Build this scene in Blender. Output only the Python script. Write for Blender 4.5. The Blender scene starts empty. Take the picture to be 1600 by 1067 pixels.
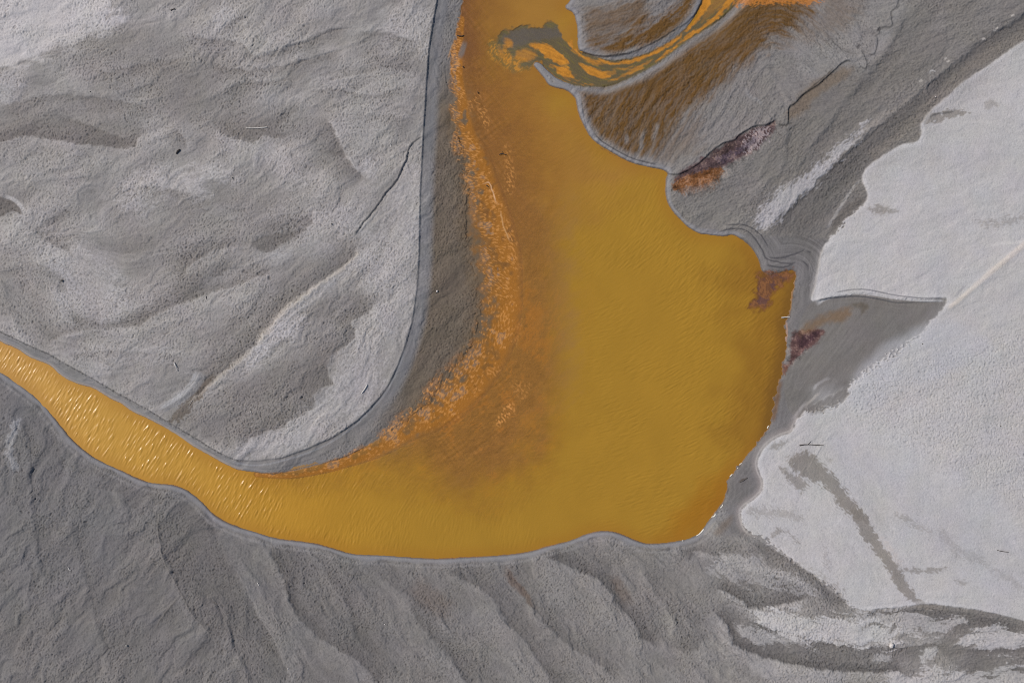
import bpy, math, random
import numpy as np

# ------------------------------------------------------------------ camera, sky, sun, exposure
scene = bpy.context.scene
COL = scene.collection
M_PER_PX = 0.1                       # one photograph pixel is ten centimetres of ground
SUN_ELEV, SUN_AZ = math.radians(47), math.radians(158)     # azimuth counter-clockwise from +X (photo right)
cam_d = bpy.data.cameras.new('camera')
cam = bpy.data.objects.new('camera', cam_d); COL.objects.link(cam)
cam_d.lens = 35; cam_d.sensor_width = 36; cam_d.clip_start = 1; cam_d.clip_end = 5000
cam.location = (0, 0, 160 * 35 / 36 + 0.35); cam.rotation_euler = (0, 0, 0)
scene.camera = cam

world = bpy.data.worlds.new('World'); scene.world = world; world.use_nodes = True
wn = world.node_tree; bg = wn.nodes['Background']
sky = wn.nodes.new('ShaderNodeTexSky'); sky.sky_type = 'NISHITA'; sky.sun_disc = False
sky.sun_elevation = SUN_ELEV; sky.sun_rotation = math.pi / 2 - SUN_AZ
wn.links.new(sky.outputs[0], bg.inputs[0]); bg.inputs[1].default_value = 0.09
sd = bpy.data.lights.new('sun', 'SUN'); sd.energy = 3.3; sd.angle = math.radians(0.6); sd.color = (1.0, 0.945, 0.84)
sun = bpy.data.objects.new('sun', sd); COL.objects.link(sun)
from mathutils import Vector
sv = Vector((math.cos(SUN_AZ) * math.cos(SUN_ELEV), math.sin(SUN_AZ) * math.cos(SUN_ELEV), math.sin(SUN_ELEV)))
sun.rotation_euler = sv.to_track_quat('Z', 'Y').to_euler()
sun.location = sv * 300
scene.view_settings.view_transform = 'Standard'; scene.view_settings.look = 'None'
scene.view_settings.exposure = 0.0; scene.view_settings.gamma = 1.0
scene.view_settings.use_curve_mapping = False
scene.cycles.use_denoising = False
scene.cycles.filter_width = 1.0
KA = 1.0                             # albedo that renders as a given display colour on flat ground

# ------------------------------------------------------------------ plan of the delta, in photo pixels
S = 1.0
X0, X1, Y0, Y1 = -160.0, 1760.0, -160.0, 1227.0
gx = np.arange(X0, X1 + .1, S, dtype=np.float32); gy = np.arange(Y0, Y1 + .1, S, dtype=np.float32)
PX, PY = np.meshgrid(gx, gy); NY, NX = PX.shape

def ss(a, b, x):
    t = np.clip((x - a) / (b - a), 0, 1); return t * t * (3 - 2 * t)

def perlin(x, y, seed):
    r = np.random.RandomState(seed)
    ang = r.rand(256) * 2 * np.pi
    gxx = np.cos(ang).astype(np.float32); gyy = np.sin(ang).astype(np.float32)
    perm = r.permutation(256).astype(np.int32)
    xf = np.floor(x); yf = np.floor(y); xi = xf.astype(np.int32) & 255; yi = yf.astype(np.int32) & 255
    fx = (x - xf).astype(np.float32); fy = (y - yf).astype(np.float32)
    u = fx * fx * fx * (fx * (fx * 6 - 15) + 10); v = fy * fy * fy * (fy * (fy * 6 - 15) + 10)
    def g(ix, iy, dx, dy):
        h = perm[(perm[ix & 255] + iy) & 255]
        return gxx[h] * dx + gyy[h] * dy
    a = g(xi, yi, fx, fy); b = g(xi + 1, yi, fx - 1, fy)
    c = g(xi, yi + 1, fx, fy - 1); d = g(xi + 1, yi + 1, fx - 1, fy - 1)
    ab = a + u * (b - a); cd = c + u * (d - c)
    return (ab + v * (cd - ab)) * 1.5

def fbm(x, y, scale, octv, seed, gain=.5):
    s = 0; a = 1; f = 1 / scale
    for k in range(octv):
        s = s + a * perlin(x * f + 17.3 * k, y * f - 9.1 * k, seed + k); a *= gain; f *= 2.03
    return s

def aniso(x, y, deg, along, across, seed):
    t = math.radians(deg); c, s = math.cos(t), -math.sin(t)      # photo y runs down
    return perlin((x * c + y * s) / along, (-x * s + y * c) / across, seed)

def theta_field(x, y, pts, p=2.5):
    c = 0; s = 0
    for (px, py, deg) in pts:
        w = 1 / (((x - px) ** 2 + (y - py) ** 2) + 900) ** (p / 2)
        c = c + w * math.cos(2 * math.radians(deg)); s = s + w * math.sin(2 * math.radians(deg))
    return np.degrees(np.arctan2(s, c)) / 2

def steered(x, y, theta, along, across, seed, step=20):
    n = 180 // step; out = np.zeros_like(x); wsum = np.zeros_like(x)
    for k in range(n):
        a = k * step
        d = np.abs((theta - a + 90) % 180 - 90)
        w = np.clip(1 - d / step, 0, 1)
        if w.max() <= 0: continue
        out += w * aniso(x, y, a, along, across, seed + k * 7); wsum += w * w
    return out / np.sqrt(np.maximum(wsum, 1e-3))

def spline(pts, n=5, closed=False):
    P = np.array(pts, float)
    if n <= 1: return P
    out = []
    N = len(P); rng = range(N if closed else N - 1)
    for i in rng:
        if closed: p0, p1, p2, p3 = P[(i - 1) % N], P[i], P[(i + 1) % N], P[(i + 2) % N]
        else: p0, p1, p2, p3 = P[max(i - 1, 0)], P[i], P[i + 1], P[min(i + 2, N - 1)]
        for k in range(n):
            t = k / n
            out.append(.5 * ((2 * p1) + (-p0 + p2) * t + (2 * p0 - 5 * p1 + 4 * p2 - p3) * t * t + (-p0 + 3 * p1 - 3 * p2 + p3) * t ** 3))
    if not closed: out.append(P[-1])
    return np.array(out)

def seg_dist(x, y, P, closed=False):
    best = np.full(x.shape, 1e9, np.float32); side = np.zeros(x.shape, np.float32); tt = np.zeros(x.shape, np.float32)
    Q = np.vstack([P, P[:1]]) if closed else P
    L = np.r_[0, np.cumsum(np.hypot(*(Q[1:] - Q[:-1]).T))]
    for i in range(len(Q) - 1):
        ax, ay = Q[i]; bx, by = Q[i + 1]; dx, dy = bx - ax, by - ay; l2 = dx * dx + dy * dy
        if l2 < 1e-9: continue
        t = np.clip(((x - ax) * dx + (y - ay) * dy) / l2, 0, 1)
        ex = x - ax - t * dx; ey = y - ay - t * dy; d = ex * ex + ey * ey
        m = d < best
        best = np.where(m, d, best); side = np.where(m, dx * (y - ay) - dy * (x - ax), side)
        tt = np.where(m, L[i] + t * math.sqrt(l2), tt)
    return np.sqrt(best), np.sign(side), tt, L[-1]

# coarse grid for polygons
CS = 3.0
cgx = np.arange(X0 - 30, X1 + 31, CS, dtype=np.float32); cgy = np.arange(Y0 - 30, Y1 + 31, CS, dtype=np.float32)
CX, CY = np.meshgrid(cgx, cgy)
def bilin(A, x, y):
    u = np.clip((x - cgx[0]) / CS, 0, len(cgx) - 1.001); v = np.clip((y - cgy[0]) / CS, 0, len(cgy) - 1.001)
    i = u.astype(np.int32); j = v.astype(np.int32); fu = u - i; fv = v - j
    return (A[j, i] * (1 - fu) + A[j, i + 1] * fu) * (1 - fv) + (A[j + 1, i] * (1 - fu) + A[j + 1, i + 1] * fu) * fv

def inside(x, y, P):
    c = np.zeros(x.shape, bool); j = len(P) - 1
    for i in range(len(P)):
        xi, yi = P[i]; xj, yj = P[j]
        if yi != yj: c ^= ((yi > y) != (yj > y)) & (x < (xj - xi) * (y - yi) / (yj - yi) + xi)
        j = i
    return c

def poly_sdf_c(pts, n=4):                      # positive inside, on the coarse grid
    P = spline(pts, n, True)
    d = np.full(CX.shape, 400., np.float32)
    m = 260
    i0 = max(int((P[:, 0].min() - m - cgx[0]) / CS), 0); i1 = int((P[:, 0].max() + m - cgx[0]) / CS) + 2
    j0 = max(int((P[:, 1].min() - m - cgy[0]) / CS), 0); j1 = int((P[:, 1].max() + m - cgy[0]) / CS) + 2
    x = CX[j0:j1, i0:i1]; y = CY[j0:j1, i0:i1]
    dd, _, _, _ = seg_dist(x, y, P, True)
    sgn = np.where(inside(x, y, P), 1, -1)
    out = -d; out[j0:j1, i0:i1] = dd * sgn
    return out

# warp fields: broken, crumbly edges
WX = fbm(PX, PY, 46, 2, 11); WY = fbm(PX, PY, 46, 2, 21)
VX = fbm(PX, PY, 11, 2, 31, .7); VY = fbm(PX, PY, 11, 2, 41, .7)
def poly(pts, big=0., small=0., n=4):
    return bilin(poly_sdf_c(pts, n), PX + big * WX + small * VX, PY + big * WY + small * VY)

ALB = np.zeros((NY, NX, 3), np.float32)
H = np.zeros((NY, NX), np.float32)             # metres
WET = np.zeros((NY, NX), np.float32); DARKF = np.zeros((NY, NX), np.float32)

def C(r, g, b):
    c = np.array([r, g, b], float) / 255
    return (np.where(c <= .04045, c / 12.92, ((c + .055) / 1.055) ** 2.4) * KA).astype(np.float32)
def mix(mask, col):
    global ALB
    ALB += mask[..., None] * (C(*col) - ALB)
def gain(mask, f):
    global ALB
    ALB *= (1 + mask * (f - 1))[..., None]

def crop(P, m):
    i0 = max(int((P[:, 0].min() - m - X0) / S), 0); i1 = min(int((P[:, 0].max() + m - X0) / S) + 2, NX)
    j0 = max(int((P[:, 1].min() - m - Y0) / S), 0); j1 = min(int((P[:, 1].max() + m - Y0) / S) + 2, NY)
    return slice(j0, j1), slice(i0, i1)

def line(pts, m, wob=0., big=0., n=4):
    """signed distance, arc position 0..1 round an open line, inside a crop"""
    P = spline(pts, n); sl = crop(P, m + 3 * wob + 3 * big)
    x = PX[sl] + wob * VX[sl] + big * WX[sl]; y = PY[sl] + wob * VY[sl] + big * WY[sl]
    d, s, t, L = seg_dist(x, y, P)
    return sl, d, s, t / L, L
def ends(t, L, px=12):
    e = min(px / L, .45)
    return ss(0, e, t) * (1 - ss(1 - e, 1, t))

def stroke(pts, w, col, amt=1., feather=.5, wob=0., big=0., tap=12, tex=None, tx=0., n=4):
    """a band of colour, w = half width or (start, end) half widths"""
    w0, w1 = w if isinstance(w, tuple) else (w, w)
    sl, d, s, t, L = line(pts, max(w0, w1) * 1.6, wob, big, n)
    ww = w0 + (w1 - w0) * t
    if tex is not None: d = d + tx * tex[sl]
    k = (1 - ss(1 - feather, 1 + feather, d / ww)) * ends(t, L, tap) * amt
    ALB[sl] += k[..., None] * (C(*col) - ALB[sl])
def relief(pts, w, h, wob=0., big=0., tap=12, n=4):
    sl, d, s, t, L = line(pts, w * 3, wob, big, n)
    H[sl] += h * np.exp(-(d / w) ** 2) * ends(t, L, tap)
def scarp(pts, h, edge=1.6, fade=40, wob=0., big=0., tap=12, n=4, dark=0.):
    """ground stands h metres higher on the right hand of the line (walking along it, photo seen) and sinks back over fade px"""
    sl, d, s, t, L = line(pts, fade * 2.5, wob, big, n)
    sd_ = d * s; e = ends(t, L, tap)
    hi = ss(-edge * .5, edge * .5, sd_) * np.exp(-np.maximum(sd_, 0) / fade)
    lo = -.35 * (1 - ss(-edge * .5, edge * .5, sd_)) * np.exp(-np.maximum(-sd_, 0) / (fade * .5))
    H[sl] += h * (hi + lo) * e
    if dark:                                   # shade of the broken face put into the ground colour
        k = np.exp(-((sd_ + edge * .6) / (edge * .9)) ** 2) * e * dark
        ALB[sl] *= (1 - k)[..., None]
def patch(pts, col, amt=1., feather=6., big=0., small=0., n=4, tex=None, tx=0.):
    d = poly(pts, big, small, n)
    if tex is not None: d = d + tx * tex
    k = ss(-feather, feather, d) * amt
    mix(k, col); return k

def crust(pts, col, a, f, tx):
    """dry pale crust: lies on the crests of the little ripples and frays out"""
    k = ss(-f, f, poly(pts, 6, 4) + tx * (MED + .5 * FINE)) * a
    mix(k * (.50 + .50 * ss(.2, .8, CREST)), col); return k

def fold(pts, side, wd, a, wl=10, la=0., h=.06, wob=2.2, big=0., tap=26, col=(96, 92, 91), lcol=(168, 163, 161), fr=3., n=4):
    """a soft swell of silt with one crisp ragged brink: damp, shaded hollow painted dark on one side (+1 = right hand walking), dry crest on the other"""
    sl, d, s, t, L = line(pts, max(wd, wl) * 2.6, wob, big, n)
    q = d * s * side + fr * (.7 * FINE[sl] + .5 * MED[sl]); e = ends(t, L, tap)
    kd = ss(-2.4, 2.4, q) * np.exp(-(np.maximum(q, 0) / wd) ** 1.5) * e
    kl = (1 - ss(-2.4, 2.4, q)) * np.exp(-np.maximum(-q, 0) / wl) * e
    ALB[sl] += (kd * min(a * 1.22, .95))[..., None] * (C(*col) - ALB[sl])
    if la: ALB[sl] += (kl * la * (.5 + .5 * ss(.25, .75, CREST[sl])))[..., None] * (C(*lcol) - ALB[sl])
    st_ = ss(-4.5, 4.5, q)
    H[sl] += (h * (1 - st_) * np.exp(-np.maximum(-q, 0) / (wl * 1.4)) - h * .9 * st_ * np.exp(-(np.maximum(q, 0) / wd) ** 1.5)) * e; DARKF[sl] = np.maximum(DARKF[sl], kd)
    return sl

# ---- lines traced from the place
SCARP_MAIN = [(690, -170), (688, -60), (683, 0), (676, 40), (670, 80), (667, 120), (664, 170), (661, 215), (659, 262), (657, 300), (656, 350), (655, 400), (652, 450), (645, 500), (634, 537),
  (622, 570), (608, 600), (590, 625), (560, 656), (520, 683), (480, 701), (440, 715), (400, 720), (372, 719), (355, 713), (330, 699), (300, 681), (265, 661), (245, 648), (235, 641), (210, 628), (180, 612), (150, 594), (110, 572), (75, 552), (50, 541), (20, 527), (0, 518), (-60, 480), (-200, 410)]
SHORE = [(760, -180), (735, -80), (722, 0), (716, 30), (709, 55), (706, 85), (708, 110), (713, 150), (708, 175), (714, 205), (724, 235), (732, 265), (731, 300), (730, 350), (738, 400), (747, 440), (749, 480), (740, 520), (730, 545), (716, 575), (690, 602), (664, 630), (640, 652), (620, 668),
  (585, 690), (555, 706), (530, 717), (500, 725), (470, 733), (430, 740), (400, 738), (372, 734), (350, 725), (325, 711), (300, 697), (275, 680), (250, 665), (225, 652), (205, 643), (190, 632), (170, 622), (145, 607), (132, 603), (115, 598), (95, 588), (78, 572), (62, 565), (45, 558), (25, 545), (0, 534), (-60, 498), (-200, 425),
  (-200, 490), (-60, 548), (0, 582), (10, 588), (30, 602), (50, 617), (70, 636), (80, 649), (95, 667), (105, 680), (120, 695), (140, 711), (165, 725), (190, 736), (215, 748), (240, 755), (265, 757), (285, 763), (305, 776), (320, 790), (332, 803), (347, 813), (370, 823), (400, 832), (430, 841), (470, 846), (500, 851), (530, 860), (555, 866), (600, 868), (640, 871), (680, 873), (720, 871), (760, 869), (800, 866),
  (830, 861), (860, 852), (890, 845), (915, 835), (930, 831), (950, 830), (970, 834), (990, 843), (1010, 849), (1030, 849), (1050, 847), (1070, 843), (1085, 838), (1096, 830), (1103, 820), (1112, 808), (1122, 795), (1131, 782), (1136, 765), (1136, 752), (1145, 740), (1158, 724), (1174, 704), (1186, 690), (1196, 676), (1203, 660), (1209, 640), (1211, 620), (1216, 600), (1222, 583), (1222, 572), (1227, 555), (1229, 538), (1228, 520), (1226, 505), (1233, 492), (1237, 470), (1241, 448), (1244, 430), (1240, 423),
  (1228, 423), (1210, 428), (1196, 428), (1190, 420), (1187, 408), (1180, 395), (1170, 382), (1158, 373), (1145, 367), (1130, 369), (1110, 367), (1095, 365), (1080, 358), (1065, 345), (1050, 328), (1042, 312), (1040, 295), (1041, 280), (1043, 270), (1035, 265), (1010, 260), (985, 253), (960, 240), (940, 228), (925, 217), (915, 201), (907, 185), (902, 170), (900, 156), (894, 148), (885, 141), (870, 137), (858, 133), (850, 122), (840, 110), (834, 103), (833, 99), (838, 96), (846, 99), (857, 110), (872, 122), (890, 129), (905, 133), (930, 134), (952, 133), (975, 124), (1000, 113), (1025, 99), (1045, 85), (1062, 72), (1080, 58), (1100, 46), (1130, 25), (1150, 5), (1170, -20), (1260, -180),
  (1150, -180), (1105, -20), (1098, 0), (1091, 15), (1084, 29), (1074, 42), (1062, 55), (1050, 64), (1030, 75), (1005, 86), (985, 92), (960, 95), (940, 92), (920, 85), (905, 78), (902, 62), (902, 45), (898, 25), (893, 18), (885, 14), (883, 8), (890, 0), (905, -30), (940, -180)]
shore_c = poly_sdf_c(SHORE, 3)
rough_shore = ss(560, 700, PX) * (1 - ss(790, 830, PX)) * (1 - ss(720, 735, PY)) * 1.0
dS = -bilin(shore_c, PX + rough_shore * (5 * WX + 4 * VX) + .5 * VX, PY + rough_shore * (5 * WY + 4 * VY) + .5 * VY)     # + on land
es_ = ss(1125, 1150, PX) * ss(400, 440, PY) * (1 - ss(835, 850, PY)); dS = dS + es_ * (2.4 * VX + 1.2 * WX)
dSs = -bilin(shore_c, PX, PY) + es_ * (2.4 * VX + 1.2 * WX)
plateau = poly([(-400, -400)] + [(690, -400)] + SCARP_MAIN + [(-400, 350)], 0, .35, 1)

# ---- flow directions over the ground
TH = theta_field(PX, PY, [(60, 60, 10), (250, 60, 25), (400, 60, 50), (560, 60, 25), (600, 140, 15), (150, 160, 5), (300, 180, 15), (520, 200, 20), (430, 260, 65), (80, 230, 15), (200, 300, 45), (60, 340, 35), (330, 330, 20), (450, 330, 5), (150, 420, -25), (330, 420, 30), (480, 470, 40),
  (560, 380, 45), (610, 330, 45), (600, 440, 35), (250, 500, 15), (60, 480, -50), (150, 560, -20), (400, 580, 25), (540, 560, 60), (600, 540, 75), (430, 690, 35), (250, 590, 30), (40, 700, 60), (100, 760, 60), (60, 850, 45), (200, 850, 40), (300, 950, 50), (100, 1000, 50), (250, 1040, 50), (330, 900, -30), (400, 930, -60), (500, 950, -50),
  (620, 950, -50), (750, 960, -45), (900, 960, -50), (1020, 980, -55), (700, 100, 85), (690, 300, 60), (690, 450, 40), (640, 600, 50), (560, 680, 35), (950, 40, 20), (1000, 50, 35), (1100, 150, 50), (1000, 200, 70), (1150, 160, 65), (1300, 60, -40), (1270, 130, -30), (1400, 100, 20), (1350, 200, 35), (1450, 120, 40), (1150, 290, 20), (1250, 320, 60), (1250, 250, 50), (1450, 250, -10), (1400, 320, 10), (1400, 420, 20), (1560, 200, 0),
  (1550, 330, 15), (1560, 450, 30), (1500, 560, 10), (1400, 620, 15), (1550, 700, 0), (1450, 720, -30), (1300, 740, -50), (1250, 820, -45), (1350, 880, -50), (1500, 850, -20), (1560, 930, -15), (1200, 880, -25), (1200, 990, -15), (1400, 980, 10), (1500, 1010, 15), (1400, 1050, -5), (1100, 960, -45), (1350, 540, 35), (1240, 700, 50)])
FINE = steered(PX, PY, TH, 5.6, 2.3, 300)
FINE2 = steered(PX, PY, TH + 78, 5, 2.8, 360)
MED = steered(PX, PY, TH, 38, 10, 420)
BIG = steered(PX, PY, TH, 150, 34, 480)
B2 = steered(PX + 16 * WX, PY + 16 * WY, TH, 85, 17, 500)
STR = steered(PX + 9 * WX + 1.5 * VX, PY + 9 * WY + 1.5 * VY, TH, 62, 4.6, 510)
RIP = steered(PX + 2 * VX, PY + 2 * VY, TH, 30, 3.6, 520)
JX = PX + 2.5 * VX; JY = PY + 2.5 * VY
PTH = np.where(PX < 640, 62, np.where(PX < 1180, 55, 75)) + 25 * fbm(PX, PY, 90, 2, 545) - np.where(PY > 760, 5, 0)
DIM = steered(JX, JY, PTH.astype(np.float32), 3.5, 2.15, 540, 30)
DIM2 = perlin(PX / 2.3, PY / 2.1, 541)
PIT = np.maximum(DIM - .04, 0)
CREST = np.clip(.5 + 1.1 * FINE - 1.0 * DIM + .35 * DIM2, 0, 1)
F100 = fbm(PX, PY, 110, 4, 560); F30 = fbm(PX, PY, 30, 3, 570); F12 = fbm(PX, PY, 12, 2, 580, .6)
RN = steered(JX, JY, TH, 40, 12, 600); RN2 = steered(JX, JY, TH + 20, 26, 9, 640); RN3 = perlin(JX / 24, JY / 17, 615)

# ------------------------------------------------------------------ base colours
bot = 1 - ss(-3, 3, poly([(-400, 1500), (-400, 440), (-60, 520), (0, 560), (60, 600), (150, 690), (240, 740), (300, 740), (340, 790), (450, 800), (620, 840), (900, 820), (1130, 815), (1160, 835), (1180, 850), (1240, 870), (1300, 920), (1340, 948), (1450, 942), (1530, 955), (1800, 1010), (1800, 1500)]))
bot = 1 - bot
BRIGHT = [(1268, 468), (1274, 445), (1279, 415), (1283, 395), (1290, 381), (1305, 364), (1322, 345), (1343, 325), (1354, 312), (1352, 298), (1346, 282), (1349, 270), (1358, 258), (1385, 240), (1400, 231), (1412, 226), (1432, 222), (1438, 210), (1437, 196), (1452, 174), (1478, 152), (1502, 130), (1530, 112), (1560, 91), (1600, 64), (1700, 10), (1900, -100),
  (2000, 500), (1900, 1040), (1700, 990), (1600, 969), (1545, 955), (1480, 945), (1450, 941), (1420, 945), (1370, 950), (1350, 952), (1330, 947), (1310, 925), (1280, 903), (1240, 878), (1215, 858), (1190, 838), (1172, 832), (1162, 820), (1158, 800), (1165, 790), (1182, 777), (1191, 765), (1192, 750), (1186, 735), (1184, 722), (1190, 706), (1202, 692), (1220, 681), (1237, 675), (1243, 660), (1254, 645), (1275, 641),
  (1290, 638), (1315, 628), (1325, 618), (1326, 604), (1345, 586), (1370, 568), (1400, 550), (1425, 531), (1440, 520), (1450, 505), (1465, 490), (1478, 468), (1440, 468), (1400, 466), (1360, 460), (1330, 460), (1300, 464), (1280, 470)]
rightside = ss(0, 20, PX - 1185 - np.maximum(0, (450 - PY)) * .55)
feath = np.zeros_like(PX)
for (a, b, r) in [(1390, 570, 85), (1290, 640, 40), (1320, 350, 26), (1200, 855, 50), (1300, 930, 40)]:
    feath = np.maximum(feath, np.exp(-(((PX - a) / r) ** 2 + ((PY - b) / r) ** 2)))
bc = poly_sdf_c(BRIGHT, 3)
dB = bilin(bc, PX, PY)
dB = dB + feath * (9 * FINE + 3.5 * VX) + .9 * VX
bright = ss(-1.6, 1.6, dB)

ALB[:] = C(138, 134, 133)
mix(ss(-2, 2, plateau), (150, 145, 143))
mix(bot, (117, 113, 112))
mix(bot * ss(300, 1150, PX) * .75, (138, 133, 130))
mix(bot * ss(1150, 1250, PX), (140, 135, 132))
strip = ss(-2, 2, -plateau) * (1 - bot) * (1 - ss(760, 800, PX)) * ss(-4, 2, -plateau)
mix(strip, (121, 117, 116))
# the strip turns brown away from the scarp
sb = strip * ss(9, 26, -plateau) * ss(560, 650, PX - .0 * PY) * ss(60, 200, PY)
mix(sb, (103, 92, 81))
mix(strip * (1 - ss(10, 26, -plateau)) * ss(560, 640, PX), (116, 114, 116))
# hill with its peninsula, band of dark gravelly silt, bank
mix(ss(-3, 3, poly([(880, -250), (884, 8), (900, 60), (905, 80), (950, 92), (1060, 55), (1100, -10), (1110, -250)])) * .3, (118, 100, 80))
HILL = [(880, -250), (884, 8), (900, 60), (905, 80), (890, 130), (905, 200), (960, 245), (1040, 268), (1055, 280), (1085, 255), (1130, 225), (1160, 205), (1210, 188), (1230, 165), (1260, 140), (1300, 108), (1325, 97), (1350, 100), (1362, 80), (1372, 50), (1395, 20), (1400, -250)]
hill = ss(-3, 3, poly(HILL, 0, 2))
east = ss(-8, 8, poly([(1040, 262), (1085, 255), (1160, 205), (1210, 188), (1230, 165), (1325, 97), (1350, 100), (1400, 20), (1420, -300), (2000, -300), (2000, 1300), (1200, 800), (1000, 860), (1000, 260)], 0, 0))
mix(east, (124, 119, 116))
mix(hill, (126, 121, 119))

# wet bank round the pond's east side
bank = (1 - ss(-1.5, 1.5, dB)) * ss(1120, 1150, PX) * ss(362, 372, PY + (PX - 1180) * -.05) * (1 - ss(828, 846, PY + 0.12 * (PX - 1160)))
bank = bank * (1 - ss(1330, 1560, PX - 0 * PY) * (1 - ss(395, 470, PY)))
bank_soft = bank * (1 - ss(400, 405, -(PY - 830) * 0 + PX * 0))
wedge = ss(-1.5, 1.5, poly([(1262, 478), (1300, 468), (1360, 465), (1400, 472), (1480, 470), (1480, 520), (1400, 600), (1300, 660), (1240, 650), (1225, 600), (1240, 540)])) * (1 - bright)
mix(bank * (1 - ss(60, 120, dSs)) * .9, (112, 108, 108))
mix(wedge, (116, 111, 108))

mix(bright, (181, 177, 177))

# ------------------------------------------------------------------ upper-left plateau: damp and dry silt, some shade painted in
PL = ss(-1, 1, plateau)
gain(PL * 1., 1 + .17 * BIG + .08 * MED + .12 * F100 + .13 * STR + .08 * B2)
TL = patch([(-300, -300), (150, -200), (170, 0), (192, 22), (188, 44), (135, 52), (118, 72), (78, 80), (40, 98), (0, 112), (-200, 170)], (190, 185, 185), .88, 9, 10, 5, tex=MED, tx=12)
D = (118, 112, 109); DARK = np.zeros_like(PX)
for pts, a, f in [
    ([(130, 62), (190, 50), (270, 60), (340, 85), (390, 110), (400, 160), (390, 225), (330, 215), (260, 170), (180, 150), (120, 110)], .55, 14),
    ([(0, 215), (60, 185), (120, 175), (160, 205), (215, 215), (222, 200), (215, 228), (190, 235), (130, 222), (60, 215), (0, 235), (-60, 250)], .42, 14),
    ([(30, 170), (110, 150), (200, 165), (230, 215), (180, 225), (100, 205), (0, 215)], .35, 14),
    ([(262, 208), (280, 207), (290, 225), (284, 232), (272, 224)], .5, 5),
    ([(400, 190), (440, 175), (500, 185), (520, 215), (545, 245), (560, 280), (530, 275), (500, 240), (440, 215), (400, 225), (370, 200)], .55, 9),
    ([(620, 85), (655, 82), (668, 95), (665, 122), (640, 120), (600, 105), (560, 95), (560, 80)], .55, 9),
    ([(260, 318), (340, 300), (420, 300), (470, 322), (486, 345), (480, 362), (460, 370), (418, 392), (385, 385), (340, 372), (280, 360)], .45, 12),
    ([(310, 400), (345, 385), (375, 395), (360, 420), (325, 440), (300, 432)], .55, 9),
    ([(560, 455), (590, 462), (588, 474), (575, 486), (572, 498), (540, 505), (500, 500), (470, 520), (455, 500), (510, 470)], .55, 4),
    ([(405, 590), (440, 568), (480, 562), (508, 572), (525, 596), (505, 612), (492, 622), (480, 640), (455, 655), (445, 668), (415, 680), (380, 692), (340, 694), (300, 672), (280, 655), (320, 625), (360, 605)], .78, 6),
    ([(360, 600), (440, 560), (515, 510), (560, 520), (540, 560), (520, 595), (470, 600), (400, 630)], .35, 12),
    ([(0, 400), (60, 420), (80, 470), (60, 520), (20, 500), (-40, 470)], .45, 16),
    ([(560, 395), (568, 383), (545, 372), (505, 400), (440, 440), (380, 480), (330, 530), (310, 590), (350, 580), (400, 540), (450, 485), (500, 448), (545, 418)], .55, 9),  # shadow zone beside the ridge, painted dark along with its damp
    ([(150, 320), (220, 330), (300, 350), (330, 400), (300, 440), (230, 420), (180, 370)], .35, 18),
    ([(330, 430), (300, 470), (250, 500), (180, 520), (110, 540), (100, 532), (180, 505), (250, 470), (290, 430)], .6, 7),
    ([(180, 560), (265, 565), (285, 570), (270, 590), (282, 600), (265, 592), (240, 582), (190, 575)], .3, 7),
]: DARK = np.maximum(DARK, patch(pts, D, a * .72, f * 1.3 + 2.5, 6, 4, tex=MED + .7 * FINE, tx=8))
W_ = (184, 179, 180)
for pts, a, f, tx in [
    ([(560, 238), (590, 272), (575, 278), (548, 245)], .6, 4, 5),
    ([(190, 290), (230, 270), (300, 272), (330, 300), (300, 310), (240, 300), (225, 330), (200, 325)], .55, 6, 12),
    ([(60, 372), (110, 380), (180, 420), (200, 470), (190, 500), (130, 500), (90, 470), (110, 440), (70, 410)], .5, 10, 14),
    ([(300, 250), (350, 262), (380, 285), (360, 288), (310, 270)], .5, 5, 8),
    ([(395, 545), (420, 515), (455, 495), (480, 500), (450, 525), (420, 555), (390, 575), (385, 562)], .75, 6, 9),
    ([(400, 540), (460, 475), (540, 420), (570, 390), (575, 396), (530, 440), (455, 500), (402, 552)], .6, 4, 3),
    ([(0, 130), (40, 130), (35, 145), (0, 160)], .5, 6, 6),
    ([(610, 20), (670, 10), (665, 60), (640, 70), (600, 55)], .4, 9, 9),
    ([(650, 75), (668, 70), (666, 90), (652, 90)], .5, 5, 6),
    ([(340, 20), (370, 15), (372, 45), (340, 60), (330, 45)], .4, 8, 9),
    ([(400, 230), (440, 230), (480, 290), (440, 275)], .4, 9, 11),
    ([(340, 210), (380, 215), (400, 240), (370, 245)], .4, 9, 9),
    ([(0, 150), (100, 35), (190, 35), (180, 50), (120, 60)], .3, 9, 9),
    ([(610, 300), (655, 270), (652, 400), (640, 480), (600, 560), (560, 590), (530, 570), (560, 520), (600, 470), (560, 430)], .4, 14, 8),
    ([(600, 590), (560, 640), (480, 690), (400, 712), (370, 706), (400, 680), (470, 640), (530, 595), (580, 560)], .48, 6, 8),
    ([(415, 335), (480, 325), (570, 330), (560, 370), (500, 400), (420, 410), (330, 440), (400, 400), (480, 372)], .3, 10, 6),
    ([(170, 545), (260, 550), (270, 562), (200, 570), (150, 590), (230, 630), (240, 640), (200, 615), (120, 570)], .35, 8, 6),
]: crust(pts, W_, a, f * 1.5 + 2, tx * 1.3)
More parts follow.
